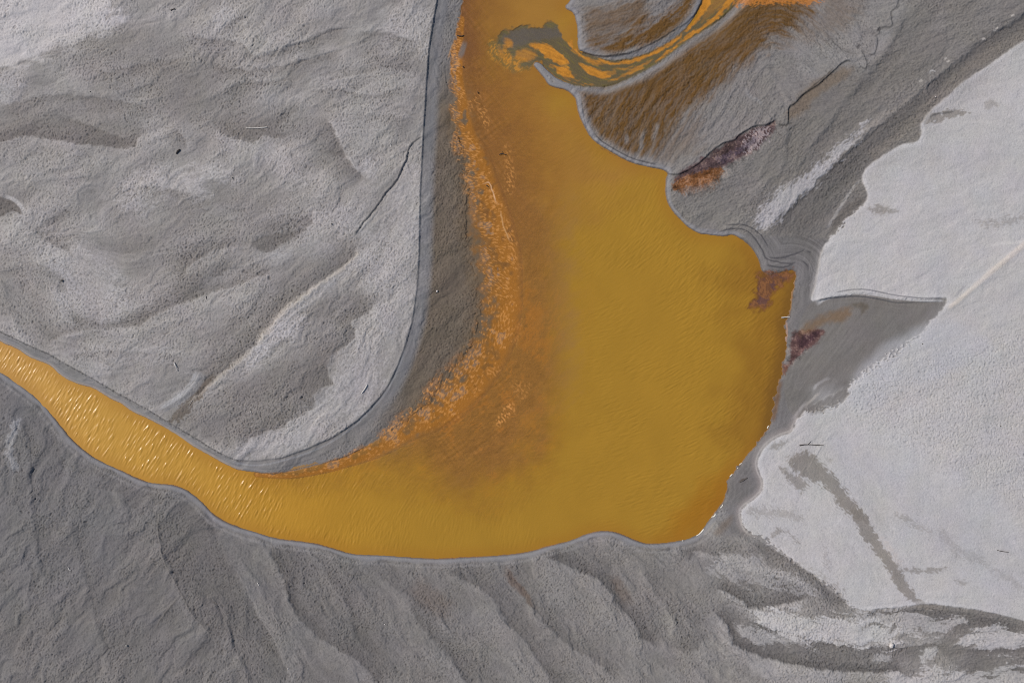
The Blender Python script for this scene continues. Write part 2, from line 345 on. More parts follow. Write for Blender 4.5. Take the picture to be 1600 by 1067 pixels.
for pts, side, wd, a, wl, la, h in [
    ([(-20, 226), (0, 224), (30, 216), (50, 213), (70, 217), (115, 224), (150, 228), (190, 233), (214, 229), (219, 215), (236, 207)], -1, 24, .55, 16, .30, .10), ([(330, 200), (360, 214), (385, 222), (400, 225), (410, 213), (430, 216), (458, 217)], -1, 24, .42, 16, .38, .08),
    ([(508, 178), (520, 198), (533, 228), (550, 258), (582, 284)], 1, 18, .5, 12, .5, .12), ([(486, 322), (487, 350), (466, 368), (440, 384), (418, 395), (400, 388), (384, 381)], 1, 34, .5, 16, .3, .08), ([(486, 357), (450, 362), (412, 370), (384, 379)], -1, 16, .3, 3, .5, .05),
    ([(283, 444), (298, 417), (328, 396), (352, 388), (384, 384)], -1, 22, .42, 18, .3, .10), ([(318, 432), (340, 434), (362, 418), (372, 404)], -1, 14, .5, 8, .15, .06), ([(206, 514), (263, 483), (320, 462), (372, 446), (438, 420)], -1, 20, .42, 14, .25, .13),
    ([(70, 544), (88, 530), (131, 516), (206, 511), (240, 500)], -1, 16, .35, 12, .25, .10), ([(592, 464), (578, 489), (550, 503), (556, 524), (541, 541), (515, 560), (512, 584), (521, 600), (494, 611), (489, 640), (456, 655), (441, 668), (402, 680), (374, 702)], 1, 30, .45, 18, .30, .07),
    ([(568, 386), (540, 416), (490, 452), (450, 482), (430, 505), (400, 540), (372, 566), (330, 602), (296, 634)], 1, 26, .55, 10, .35, .16), ([(655, 240), (640, 290), (600, 345), (560, 400), (520, 450)], 1, 1, 0, 30, .15, .05),
    ([(290, 55), (330, 62), (380, 70), (400, 90), (440, 78), (480, 66), (510, 50), (548, 44)], 1, 14, .35, 14, .25, .10), ([(330, 100), (370, 110), (420, 108), (455, 100), (495, 90), (540, 78)], 1, 16, .35, 12, .28, .09), ([(345, 145), (385, 130), (430, 128), (460, 112)], 1, 12, .3, 12, .3, .09),
    ([(395, 10), (370, 30), (352, 44), (340, 62)], -1, 12, .35, 12, .35, .08), ([(545, 60), (590, 50), (640, 62), (668, 72)], 1, 18, .35, 10, .25, .08), ([(475, 160), (460, 178), (440, 195), (425, 208)], 1, 10, .3, 12, .25, .07), ([(500, 130), (560, 118), (610, 108), (660, 118)], -1, 12, .25, 14, .25, .06),
    ([(480, 145), (530, 140), (580, 150), (640, 132)], 1, 10, .3, 10, .2, .06), ([(0, 170), (60, 152), (130, 150), (190, 160), (250, 168)], 1, 20, .3, 16, .2, .07), ([(90, 185), (130, 192), (170, 208), (215, 222)], 1, 16, .35, 14, .15, .07), ([(150, 120), (230, 100), (300, 92)], 1, 20, .25, 14, .2, .07),
    ([(56, 365), (70, 350), (98, 330), (120, 322)], 1, 9, .35, 10, .3, .07), ([(42, 352), (58, 362), (60, 368), (90, 385), (120, 405)], -1, 8, .35, 12, .35, .06), ([(270, 200), (290, 215), (292, 232), (276, 236)], 1, 10, .4, 10, .2, .05), ([(180, 300), (230, 292), (290, 300), (340, 320)], 1, 18, .2, 12, .35, .06),
    ([(100, 555), (170, 548), (250, 552), (286, 558), (288, 570)], 1, 12, .25, 10, .25, .06), ([(640, 320), (615, 360), (600, 395), (570, 440)], 1, 8, .2, 12, .15, .05), ([(500, 240), (530, 245), (556, 250), (560, 280)], -1, 12, .25, 10, .2, .05), ([(560, 190), (600, 180), (650, 190)], 1, 12, .25, 12, .2, .05),
]: fold(pts, side, wd, a, wl, la, h, lcol=(182, 177, 176), col=(104, 98, 95))
# little dark hollow at the left edge, curved strand lines near the channel
patch([(-60, 300), (0, 309), (18, 312), (30, 321), (38, 335), (20, 331), (0, 340), (-60, 350)], (112, 106, 103), .95, 1.5, 0, 1.5)
stroke([(5, 306), (22, 312), (34, 322), (42, 336)], 3, (178, 174, 174), .8, .5)
patch([(262, 656), (288, 630), (308, 603), (335, 585), (322, 612), (300, 636), (288, 652), (276, 659)], (100, 90, 82), .8, 3, 0, 4, tex=FINE, tx=4)
stroke([(246, 640), (275, 622), (300, 602), (312, 578)], (3, 7), (168, 165, 166), .9, .3)
stroke([(250, 645), (282, 627), (306, 606), (320, 580)], (2, 6), (130, 128, 130), .8, .4)
scarp([(312, 576), (303, 597), (280, 615), (246, 640)][::-1], .10, 1.2, 10, dark=.35)
stroke([(400, 540), (430, 505), (450, 482), (490, 452), (540, 416), (566, 388)], (6, 1.6), (186, 177, 169), .5, .8, 2)
stroke([(290, 634), (330, 600), (365, 570), (398, 545)], (1.5, 4), (170, 162, 155), .5, .5, 1.5)
# the long crack and lesser ones
CR = [(660, 214), (652, 219), (640, 232), (636, 250), (628, 266), (622, 280), (608, 297), (600, 308), (590, 322), (578, 338), (566, 352), (555, 368)]
scarp(CR[::-1], -.16, 1.5, 14, 1.0, dark=.5, tap=5)
relief(CR, 1.3, -.12, .8); relief([(606, 300), (604, 312), (603, 320)], .9, -.08, .6); relief([(636, 310), (630, 320), (624, 324)], .9, -.08)
relief([(592, 328), (600, 332), (615, 327)], .9, -.07); relief([(560, 368), (575, 350), (590, 334), (594, 324)], 1., -.09, .8)
relief([(480, 140), (520, 137), (560, 135)], 1., -.07, .8); relief([(440, 78), (480, 68), (520, 50), (560, 45)], 1.3, -.09, 1)
relief([(455, 105), (490, 92), (530, 80)], 1.2, -.08, 1); relief([(100, 110), (150, 100), (170, 92)], 1.2, -.07, 1)
relief([(0, 110), (60, 95), (110, 88)], 2, -.08, 2); relief([(340, 60), (352, 42), (365, 30)], 1.5, -.1, 1); relief([(330, 55), (345, 80), (400, 80)], 1.2, -.06, 1)

# ------------------------------------------------------------------ bottom flats
gain(bot, 1 + .07 * BIG + .05 * MED + .05 * F100 + .09 * B2 + .10 * STR)
Dk = (98, 95, 94); Br = (108, 94, 86); Lt = (146, 142, 140)
for pts, side, wd, a, wl, la, h in [
    ([(422, 845), (425, 871), (440, 898), (453, 941), (473, 972), (510, 1003), (540, 1018), (570, 1040), (600, 1080)], -1, 26, .62, 16, .35, .12),
    ([(324, 788), (350, 863), (394, 941), (438, 1020), (462, 1075)], 1, 24, .28, 22, .30, .08), ([(570, 872), (600, 905), (630, 925), (668, 960), (690, 985)], -1, 20, .30, 18, .1, .06),
    ([(498, 875), (520, 910), (545, 950), (560, 1000), (600, 1040)], -1, 22, .30, 20, .12, .07), ([(634, 930), (655, 975), (690, 1010), (720, 1050), (740, 1090)], -1, 18, .5, 16, .25, .08),
    ([(690, 890), (744, 916), (775, 940), (790, 969), (822, 1002), (842, 1030), (860, 1060), (880, 1100)], -1, 26, .55, 16, .3, .12),
    ([(783, 877), (805, 912), (840, 960), (884, 1004), (927, 1030), (970, 1068)], -1, 18, .45, 18, .25, .10),
    ([(846, 868), (892, 886), (932, 903), (956, 927), (962, 942), (990, 970), (1002, 995), (1036, 1014)], -1, 24, .70, 18, .35, .13), ([(940, 880), (960, 905), (975, 935), (990, 965)], 1, 12, .3, 16, .25, .06),
    ([(1000, 880), (1022, 920), (1050, 960), (1062, 990)], -1, 26, .28, 20, .2, .08), ([(1040, 1008), (1062, 1014), (1085, 1017), (1098, 1000), (1120, 1000)], -1, 26, .45, 10, .2, .05),
    ([(1113, 916), (1142, 929), (1159, 940), (1177, 951), (1212, 946), (1247, 938), (1272, 930)], -1, 17, .75, 9, .7, .14), ([(1109, 951), (1137, 977), (1146, 1004), (1172, 1017), (1225, 1034), (1312, 1047), (1420, 1052)], -1, 17, .8, 14, .45, .16),
    ([(1065, 885), (1085, 862), (1120, 868), (1160, 858)], -1, 9, .45, 9, .3, .05), ([(1175, 835), (1205, 855), (1245, 880), (1290, 915), (1330, 948)], 1, 20, .55, 3, .1, .05), ([(1140, 880), (1180, 895), (1230, 905), (1270, 925)], 1, 12, .35, 14, .4, .07),
    ([(1159, 960), (1225, 986), (1304, 1004), (1400, 1010), (1480, 1000)], 1, 16, .5, 14, .55, .08), ([(1500, 1012), (1560, 1010), (1620, 1000)], 1, 16, .45, 8, .4, .06), ([(1340, 955), (1400, 952), (1480, 950), (1600, 978)], 1, 16, .5, 1, 0, .05),
    ([(245, 800), (250, 845), (267, 889), (282, 926), (306, 963), (352, 1003)], -1, 22, .35, 18, .12, .12), ([(282, 926), (268, 948), (243, 981)], -1, 12, .3, 10, .1, .08),
    ([(30, 640), (45, 700), (48, 760), (60, 850), (75, 920)], -1, 18, .3, 14, .25, .12), ([(83, 652), (88, 688), (101, 727), (94, 749), (77, 762)], 1, 10, .3, 10, .12, .07), ([(140, 764), (175, 766), (193, 775), (195, 788), (232, 810)], -1, 14, .3, 14, .2, .05),
    ([(17, 700), (26, 735), (20, 775), (33, 800), (36, 822)], -1, 10, .35, 8, .15, .08), ([(44, 850), (40, 873), (52, 895), (44, 940)], -1, 9, .35, 8, .15, .08), ([(110, 800), (130, 880), (150, 960), (180, 1060)], -1, 26, .22, 22, .1, .08), ([(188, 930), (192, 963), (198, 1006)], -1, 8, .25, 8, .1, .05),
    ([(293, 1070), (293, 1033), (315, 1007), (333, 992)], 1, 10, .35, 12, .12, .08), ([(354, 1008), (346, 1030)], 1, 8, .35, 8, .1, .07), ([(26, 1020), (44, 994), (66, 972)], 1, 9, .35, 10, .1, .07), ([(78, 1020), (98, 990), (120, 970)], 1, 8, .25, 10, .1, .06), ([(0, 1000), (60, 930), (80, 900)], 1, 9, .2, 10, .1, .05),
    ([(325, 1067), (335, 1040)], 1, 8, .3, 8, .1, .06), ([(200, 700), (230, 760), (245, 800)], -1, 16, .2, 16, .1, .06), ([(120, 700), (150, 740), (190, 760)], -1, 16, .25, 10, .1, .05),
]: fold(pts, side, wd * 1.35, a, wl * 1.1, la, h, lcol=(150, 145, 143) if pts[0][0] < 1050 else (182, 177, 176))
for pts, w, col, a in [([(788, 880), (802, 906), (822, 932), (840, 955)], (6, 4), Br, .8), ([(955, 890), (972, 925), (985, 950)], 8, Br, .5), ([(640, 905), (680, 940), (710, 960)], 16, Br, .4), ([(1030, 857), (1055, 857)], 3, (92, 88, 88), .9), ([(1075, 866), (1085, 872)], 4, (88, 84, 84), .8), ([(1160, 1030), (1220, 1052), (1330, 1066)], 12, (160, 156, 156), .6)]:
    stroke(pts, w, col, a, .7, 3, 2, 22, MED, 3)
patch([(262, 800), (300, 790), (345, 830), (375, 905), (400, 960), (395, 1000), (350, 980), (300, 925), (262, 870)], (107, 103, 102), .7, 7, 4, 4)
patch([(-200, 600), (0, 590), (60, 640), (150, 740), (200, 800), (180, 900), (0, 950), (-200, 900)], (112, 110, 112), .4, 25)
# white salt crusts in the lower right
for pts, a, tx in [
    ([(1180, 962), (1210, 952), (1300, 968), (1390, 972), (1400, 1000), (1350, 1004), (1250, 998), (1200, 985)], .9, 11), ([(1290, 965), (1360, 955), (1400, 950), (1470, 962), (1500, 975), (1440, 985), (1350, 975)], .6, 12),
    ([(1500, 990), (1560, 975), (1600, 985), (1700, 990), (1570, 1012), (1510, 1008)], .8, 10), ([(1440, 1020), (1455, 1008), (1470, 1005), (1450, 1030), (1440, 1040)], .8, 5), ([(1400, 1050), (1500, 1050), (1600, 1045), (1700, 1060), (1600, 1090), (1400, 1080)], .7, 12),
    ([(1190, 955), (1230, 950), (1245, 938), (1245, 950)], .6, 4), ([(1360, 1030), (1380, 1022), (1390, 1028), (1370, 1036)], .5, 5), ([(1110, 890), (1140, 865), (1200, 885), (1270, 925), (1200, 915), (1150, 905)], .35, 9), ([(1150, 975), (1200, 985), (1290, 1000), (1260, 1006), (1180, 1000)], .5, 8)
]: patch(pts, (186, 182, 182), a * .92, 4, 3, 3, tex=.5 * FINE - .3 * DIM + 1.0 * MED + .8 * STR, tx=tx)
scarp([(250, 795), (246, 830), (258, 880), (283, 926), (300, 958), (325, 985), (352, 1015)], -.17, 1.8, 26, .8, dark=.2)
scarp([(283, 926), (268, 945), (252, 965), (240, 986)], -.13, 1.5, 16, .8, dark=.4)
for pts in [[(45, 800), (32, 822)], [(35, 800), (38, 815), (60, 850), (42, 873), (55, 895), (46, 912), (45, 940)], [(42, 1012), (30, 1022), (24, 1034)], [(302, 1012), (292, 1035), (285, 1067)], [(332, 1045), (322, 1070)], [(355, 1010), (350, 1022)], [(190, 870), (208, 835), (225, 820)],
            [(180, 945), (192, 975), (198, 1005)], [(80, 750), (75, 790), (95, 800)], [(100, 735), (80, 760)], [(240, 1040), (265, 1010), (285, 985)], [(84, 660), (88, 700), (100, 720), (105, 740)], [(20, 700), (30, 730), (22, 770)], [(0, 715), (25, 710)], [(420, 830), (428, 870), (445, 905), (450, 930), (500, 985), (515, 1005)],
            [(545, 905), (560, 900), (575, 893)], [(0, 850), (30, 830), (55, 812)], [(5, 925), (20, 910), (30, 900)], [(120, 1060), (150, 1030), (190, 1000)], [(60, 1000), (85, 975), (110, 955)]]:
    scarp(pts, -.08, 1.6, 13, 2.2, 3, 22, dark=.16)
stroke([(28, 650), (16, 700), (25, 740)], 6, (160, 158, 160), .7, .6, 4, 2, tex=FINE, tx=4)

# ------------------------------------------------------------------ east side
gain(east * (1 - bright), 1 + .08 * BIG + .05 * MED)
stroke([(1720, -70), (1600, 22), (1545, 62), (1490, 110), (1440, 150), (1380, 205), (1330, 255), (1290, 310), (1240, 375)], (13, 18), (100, 96, 94), .62, .7, 2, 2)
for pts, side, wd, a, wl, la, h in [([(1700, -45), (1600, 25), (1540, 62), (1500, 95), (1460, 125), (1410, 168), (1370, 200), (1340, 225), (1300, 262), (1275, 288), (1240, 318), (1215, 345), (1195, 357)], -1, 36, .62, 30, .22, .22),
    ([(1240, 175), (1230, 215), (1225, 260), (1190, 300), (1150, 330)], -1, 22, .25, 20, .15, .08), ([(1420, 20), (1380, 90), (1330, 150), (1270, 230), (1240, 280)], -1, 24, .25, 22, .15, .10), ([(1480, 0), (1440, 60), (1390, 110), (1340, 170)], 1, 20, .18, 20, .12, .07),
    ([(1262, 30), (1290, 70), (1320, 92)], -1, 14, .25, 12, .3, .07), ([(1330, 20), (1345, 60), (1350, 90)], -1, 14, .25, 12, .3, .07)]:
    fold(pts, side, wd, a, wl, la, h, lcol=(150, 146, 145), fr=2)  # light and dark sides of these ridges painted over the relief
stroke([(1700, 0), (1600, 55), (1530, 95), (1480, 140), (1420, 195), (1385, 225), (1355, 250)], (11, 8), (128, 120, 113), .6, .7)
patch([(1240, -200), (1400, -200), (1420, 0), (1385, 30), (1375, 50), (1350, 105), (1280, 130), (1240, 80)], (140, 136, 135), .5, 10, 3, 3)
patch([(1300, 105), (1345, 112), (1420, 60), (1480, 60), (1420, 140), (1330, 210), (1250, 290), (1190, 280), (1210, 200), (1240, 160)], (112, 107, 103), .5, 14, 4, 4)
patch([(1232, 165), (1290, 118), (1325, 105), (1330, 115), (1300, 135), (1262, 165), (1235, 190)], (112, 92, 70), .5, 6, 3, 3)
patch([(1178, 345), (1190, 330), (1215, 300), (1245, 282), (1290, 248), (1340, 200), (1350, 196), (1345, 212), (1300, 260), (1275, 285), (1240, 318), (1215, 345), (1195, 356)], (174, 170, 172), .8, 5, 3, 3, tex=.7 * FINE + 1.2 * RIP, tx=8)
stroke([(1325, 235), (1355, 200), (1400, 170), (1450, 135)], 5, (150, 142, 136), .45, .8, 3, tex=FINE, tx=6)
stroke([(1455, 118), (1452, 114), (1458, 111), (1462, 116)], 1.2, (190, 186, 184), .8, .5, 1)
for (a, b) in [(1535, 62), (1552, 50), (1480, 97), (1437, 128), (1580, 26), (1476, 92), (1555, 46)]:
    stroke([(a - 3, b + 1), (a + 3, b - 1)], 1.5, (185, 178, 172), .7, .5, 1, tap=1)
stroke([(1290, 360), (1303, 340), (1318, 315), (1335, 290), (1348, 280)], 2, (160, 156, 154), .6, .6, 1)
patch([(1300, 365), (1325, 335), (1350, 315), (1340, 310), (1312, 330), (1302, 350)], (105, 99, 94), .8, 4, 0, 2)
# gravel-dark blotches lying on the bright silt
for pts, a, f, tx in [
    ([(1440, 190), (1450, 175), (1460, 178), (1495, 172), (1512, 178), (1500, 183), (1475, 188), (1450, 194), (1433, 192)], .85, 2, 3), ([(1405, 215), (1420, 205), (1436, 204), (1434, 216), (1420, 222), (1408, 220)], .7, 4, 4),
    ([(1535, 162), (1548, 158), (1558, 166), (1546, 172), (1536, 170)], .5, 3, 2), ([(1355, 328), (1375, 322), (1398, 328), (1396, 334), (1375, 334)], .75, 4, 4),
    ([(1520, 348), (1560, 345), (1600, 333), (1700, 320), (1600, 345), (1550, 352)], .5, 4, 7), ([(1200, 697), (1212, 690), (1228, 689), (1222, 697), (1208, 702)], .7, 3, 4),
    ([(1233, 715), (1250, 705), (1268, 708), (1285, 725), (1305, 745), (1322, 770), (1345, 800), (1352, 815), (1330, 805), (1312, 792), (1300, 770), (1280, 755), (1255, 745), (1240, 735)], .95, 4, 5),
    ([(1218, 728), (1235, 738), (1255, 750), (1262, 760), (1250, 768), (1240, 760), (1228, 745)], .8, 3, 4), ([(1326, 795), (1348, 800), (1362, 825), (1385, 860), (1402, 885), (1415, 910), (1435, 935), (1470, 945), (1480, 950), (1440, 952), (1420, 935), (1400, 915), (1380, 880), (1355, 850), (1338, 820)], .9, 2, 3),
    ([(1165, 795), (1185, 792), (1240, 800), (1255, 815), (1230, 808), (1190, 805), (1175, 800)], .45, 4, 7), ([(1205, 840), (1215, 822), (1240, 838), (1250, 852), (1228, 832)], .7, 3, 4),
    ([(1400, 885), (1440, 888), (1478, 886), (1460, 893), (1420, 893)], .7, 2, 3), ([(1470, 828), (1500, 855), (1525, 865), (1535, 878), (1515, 875), (1490, 862), (1470, 840)], .7, 4, 8), ([(1530, 875), (1560, 890), (1590, 910), (1620, 925), (1590, 918), (1560, 900)], .65, 4, 5),
    ([(1400, 800), (1425, 812), (1450, 828), (1430, 822), (1405, 808)], .5, 4, 8), ([(1250, 640), (1262, 642), (1285, 636), (1290, 640), (1270, 648)], .5, 3, 3), ([(1490, 905), (1510, 905), (1505, 912)], .6, 3, 3), ([(1560, 855), (1580, 862), (1570, 864)], .4, 3, 2),
    ([(1240, 875), (1270, 890), (1300, 905), (1320, 930), (1300, 915), (1265, 893)], .5, 4, 6), ([(1285, 850), (1295, 885), (1288, 888)], .35, 5, 8), ([(1290, 715), (1300, 718), (1296, 722)], .5, 2, 2),
    ([(1348, 575), (1400, 555), (1440, 530), (1420, 555), (1370, 580)], .12, 10, 3),
]: patch(pts, (128, 121, 115), a * .9, f, 1.5, 4, tex=FINE * 1.1 + .4 * MED, tx=tx)
patch([(1378, 838), (1395, 860), (1408, 882), (1398, 876), (1382, 852)], (188, 178, 172), .4, 3, 0, 3, tex=FINE, tx=6)
gain(bright, 1 + .035 * BIG + .03 * MED + .03 * F100)
patch([(1480, 475), (1600, 395), (1700, 340), (1700, 800), (1500, 620), (1330, 640), (1380, 580)], (178, 174, 173), .5, 18)
patch([(1350, 560), (1480, 500), (1560, 560), (1480, 580), (1380, 625), (1330, 640)], (178, 177, 182), .5, 10, 4)
patch([(1270, 610), (1370, 640), (1600, 820), (1700, 900), (1600, 870), (1450, 760), (1320, 700)], (183, 180, 182), .35, 16)
patch([(1285, 680), (1350, 700), (1480, 790), (1600, 860), (1600, 930), (1500, 900), (1450, 830), (1360, 760)], (176, 173, 176), .55, 10, 4)
stroke([(1476, 484), (1500, 466), (1540, 430), (1600, 380), (1700, 290)], (3, 6), (205, 194, 186), .8, .6, .5)  # lit facet of the ridge, put in as a cream stroke
stroke([(1488, 468), (1500, 452), (1512, 444)], 1.6, (155, 152, 156), .8, .6, .5)
stroke([(1415, 700), (1420, 640), (1425, 600)], 2, (190, 186, 186), .3)
stroke([(1540, 385), (1570, 380), (1600, 378)], 2.5, (205, 200, 198), .4, .7, 1)
# pale crisp brink of the bright silt
k = np.exp(-((dB - 3) / 3.2) ** 2) * (1 - feath) * (1 - ss(1500, 1560, PX) * ss(300, 400, PY))
mix(k * .35, (205, 201, 202))
stroke([(1268, 472), (1270, 455), (1276, 430), (1280, 405), (1288, 382)], 4, (150, 145, 143), .5, .7)
stroke([(1273, 478), (1290, 466), (1320, 459), (1350, 458), (1400, 466), (1440, 470), (1478, 470)], (3, 1.5), (176, 173, 174), .9, .5)
stroke([(1300, 458), (1345, 452), (1400, 462), (1440, 466), (1475, 465)], 1.1, (120, 118, 122), .8, .5)
stroke([(1272, 470), (1300, 465), (1340, 463), (1375, 468), (1400, 473)], 1.0, (96, 94, 96), .85, .5)  # shaded south face of the cliff, painted as a dark line
stroke([(1470, 470), (1477, 466), (1478, 466)], 3, (120, 116, 113), .7, .5)

# ---- the hill: iron-brown stain, fan of runnels
fanTH = steered(PX, PY, TH, 60, 7, 700)
gain(hill, 1 + .06 * MED + .05 * fanTH)
for pts, a, f in [
    ([(1150, -150), (1290, -150), (1260, 20), (1200, 70), (1150, 110), (1105, 150), (1060, 190), (1020, 235), (985, 245), (950, 236), (922, 205), (908, 170), (902, 140), (940, 126), (1000, 104), (1050, 72), (1100, 38), (1140, 0)], .85, 17),
    ([(1170, 0), (1220, 0), (1180, 60), (1110, 110), (1050, 150), (1000, 165), (980, 150), (1040, 110), (1100, 70)], .45, 18),
    ([(960, 60), (1010, 40), (1060, 0), (1090, -150), (1100, 0), (1070, 35), (1030, 62), (980, 80), (940, 84), (920, 70)], 1., 12),
    ([(900, 30), (960, 10), (1010, 5), (1000, 40), (950, 60), (915, 60)], .6, 14), ([(850, 105), (870, 125), (900, 135), (905, 145), (880, 135), (858, 128)], .6, 4),
    ([(1230, 50), (1290, 0), (1330, -100), (1340, 20), (1280, 60)], .35, 20), ([(1060, 200), (1100, 190), (1090, 230), (1040, 255), (1010, 255)], .3, 14)]:
    k = ss(-f, f, poly(pts, 8, 3) + 8 * fanTH + 6 * MED + 4 * RIP) * a * hill * ss(5, 13, dSs) * (.85 + .3 * np.clip(RIP + .5 * fanTH, -.5, .5))
    mix(np.clip(k * 1.2, 0, 1), (98, 70, 34))
mix(hill * np.exp(-((dSs - 11) / 4) ** 2) * .35, (140, 137, 137))
for pts in [[(1000, 240), (1003, 215), (1010, 200)], [(978, 230), (980, 205)], [(1018, 225), (1030, 190)], [(1165, 135), (1170, 150), (1195, 165)]]:
    stroke(pts, 3, (140, 138, 139), .5, .7, 1)
# purple / rust seep below the hill's scarp
patch([(1052, 280), (1085, 255), (1125, 232), (1150, 215), (1180, 200), (1210, 192), (1212, 198), (1200, 215), (1180, 235), (1150, 252), (1120, 268), (1105, 285), (1080, 290), (1056, 296)], (84, 64, 66), .92, 4, 2, 3, tex=FINE, tx=2)
patch([(1052, 285), (1080, 272), (1125, 262), (1130, 270), (1115, 282), (1085, 290), (1056, 298)], (116, 74, 38), .9, 3, 0, 2.5, tex=FINE, tx=3)
patch([(1055, 290), (1080, 280), (1120, 278), (1115, 292), (1070, 302), (1058, 300)], (140, 96, 62), .6, 3, 0, 3, tex=FINE2, tx=7)
patch([(1165, 222), (1190, 200), (1200, 206), (1185, 225), (1170, 240)], (158, 146, 148), .7, 1.5, 0, 3, tex=FINE2 - DIM, tx=10)
patch([(1110, 245), (1130, 228), (1150, 225), (1130, 245)], (60, 46, 44), .6, 3, 0, 3)
patch([(1120, 245), (1150, 235), (1170, 220), (1180, 212), (1178, 224), (1150, 245), (1128, 256)], (80, 70, 86), .5, 3, 0, 3, tex=FINE, tx=4)
patch([(1070, 298), (1100, 290), (1125, 282), (1118, 298), (1090, 306)], (104, 96, 92), .6, 3, 0, 3, tex=FINE2, tx=6)
# bottom purple seeps beside the pond
patch([(1187, 428), (1215, 424), (1238, 424), (1230, 436), (1214, 448), (1205, 462), (1200, 478), (1185, 478), (1174, 478), (1182, 455)], (138, 90, 56), .9, 2, 0, 3, tex=FINE2, tx=3)
patch([(1187, 428), (1215, 424), (1240, 423), (1236, 440), (1214, 450), (1205, 470), (1190, 480), (1176, 476), (1184, 450)], (104, 66, 50), .75, 3, 0, 4, tex=F12, tx=6)
patch([(1240, 520), (1262, 514), (1285, 514), (1286, 524), (1272, 540), (1250, 555), (1236, 570), (1224, 582), (1222, 572), (1234, 560)], (88, 60, 58), .92, 3.5, 2, 3, tex=FINE, tx=2)
patch([(1248, 530), (1270, 520), (1284, 518), (1270, 532), (1252, 545)], (70, 46, 52), .8, 2, 0, 2, tex=FINE2, tx=3)
stroke([(1240, 556), (1258, 545), (1276, 532)], 2, (140, 104, 102), .4, .8, 3, tex=FINE2, tx=4)
patch([(1248, 520), (1270, 500), (1300, 488), (1330, 480), (1320, 500), (1290, 505), (1262, 520)], (122, 92, 58), .6, 6, 0, 3)
patch([(1335, 473), (1352, 474), (1358, 476), (1352, 488), (1348, 492), (1344, 482), (1334, 478)], (94, 84, 72), .7, 4, 0, 3)
patch([(1217, 562), (1226, 566), (1232, 577), (1222, 586), (1216, 580)], (112, 74, 60), .8, 2, 0, 2, tex=FINE2, tx=3)
stroke([(1219, 590), (1216, 605), (1212, 630), (1208, 650), (1204, 662)], 5, (105, 72, 40), .7, .6, 1)
stroke([(1270, 605), (1280, 598), (1300, 588)], 2, (158, 154, 154), .5, .6, 1); stroke([(1268, 612), (1276, 600), (1274, 598)], 2.4, (175, 171, 172), .6, .6, 1)
stroke([(1262, 638), (1290, 620), (1310, 612), (1320, 600)], 1.4, (160, 155, 152), .7, .5, 1); stroke([(1255, 640), (1270, 622), (1284, 612)], 2, (168, 160, 155), .7, .5, 1)
stroke([(1236, 660), (1250, 640), (1262, 624)], (4, 1.5), (158, 152, 150), .6, .6)
patch([(1264, 636), (1290, 622), (1320, 608), (1326, 618), (1314, 628), (1288, 638), (1268, 644)], (118, 112, 108), .6, 3, 0, 3)

for pts in [[(1052, 284), (1130, 230), (1212, 190), (1200, 215), (1120, 290), (1060, 305)], [(1240, 520), (1262, 514), (1285, 514), (1272, 540), (1224, 582), (1222, 572)], [(1187, 428), (1240, 424), (1238, 470), (1200, 478), (1174, 478)]]:
    kz = ss(-2, 3, poly(pts, 0, 3)); gain(kz, 1 + .3 * DIM2 + .5 * F12); mix(kz * ss(.3, .6, .7 * DIM2 + .9 * F12 + .4 * FINE2) * .32, (150, 128, 114)); H += kz * .02 * DIM2
gain(np.clip(wedge + bank, 0, 1) * (1 - bright) * ss(440, 520, PY) * ss(1225, 1245, PX), 1 + .10 * aniso(PX, PY, 52, 60, 4, 805) + .07 * aniso(PX, PY, 58, 40, 2.2, 806))
# strand lines parallel to the water on the wet bank
ban = np.clip(bank + wedge, 0, 1) * (1 - bright)
sl_ = perlin(dSs / 3.4 + .5 * WX, PX / 90 + PY / 90, 810) + .6 * perlin(dSs / 1.9 + .5 * WX, PX / 70 - PY / 70, 811)
dBs = -bilin(bc, PX, PY)
sl2 = perlin(dBs / 3.0 + .3 * WX, PX / 80 + PY / 60, 812)
gain(ban * (1 - .75 * ss(1235, 1260, PX) * ss(450, 500, PY)), 1 + (.13 + .12 * ss(500, 440, PY)) * sl_ + .12 * sl2)
mix(ban * np.exp(-((dBs - 6) / 4.5) ** 2) * ss(640, 670, PY) * .8, (140, 132, 130))
mix(ban * np.exp(-((dBs - 3.0) / 1.6) ** 2) * ss(640, 670, PY) * .8, (176, 168, 164))
for pts, w in [([(1094, 360), (1120, 364), (1145, 357), (1165, 360), (1180, 372), (1192, 392), (1200, 405), (1230, 412), (1246, 410)], 1.0), ([(1198, 400), (1215, 404), (1240, 398), (1262, 388)], 1.1), ([(1195, 414), (1225, 418), (1247, 408)], 1.2), ([(1250, 404), (1262, 415), (1264, 425)], 1.3), ([(1130, 352), (1165, 352), (1190, 368), (1203, 392)], .9), ([(1260, 392), (1270, 396)], 1.)]:
    stroke(pts, w, (72, 70, 74), .75, .6, .6); relief(pts, 1.2, -.06, .6)
stroke([(1153, 755), (1160, 750), (1168, 746)], 1.4, (80, 72, 68), .8, .5, .6); stroke([(1136, 775), (1138, 766), (1139, 760)], 1.6, (82, 76, 74), .7, .5, .6)
patch([(1115, 832), (1130, 815), (1145, 805), (1140, 820), (1125, 835)], (112, 92, 74), .45, 5)

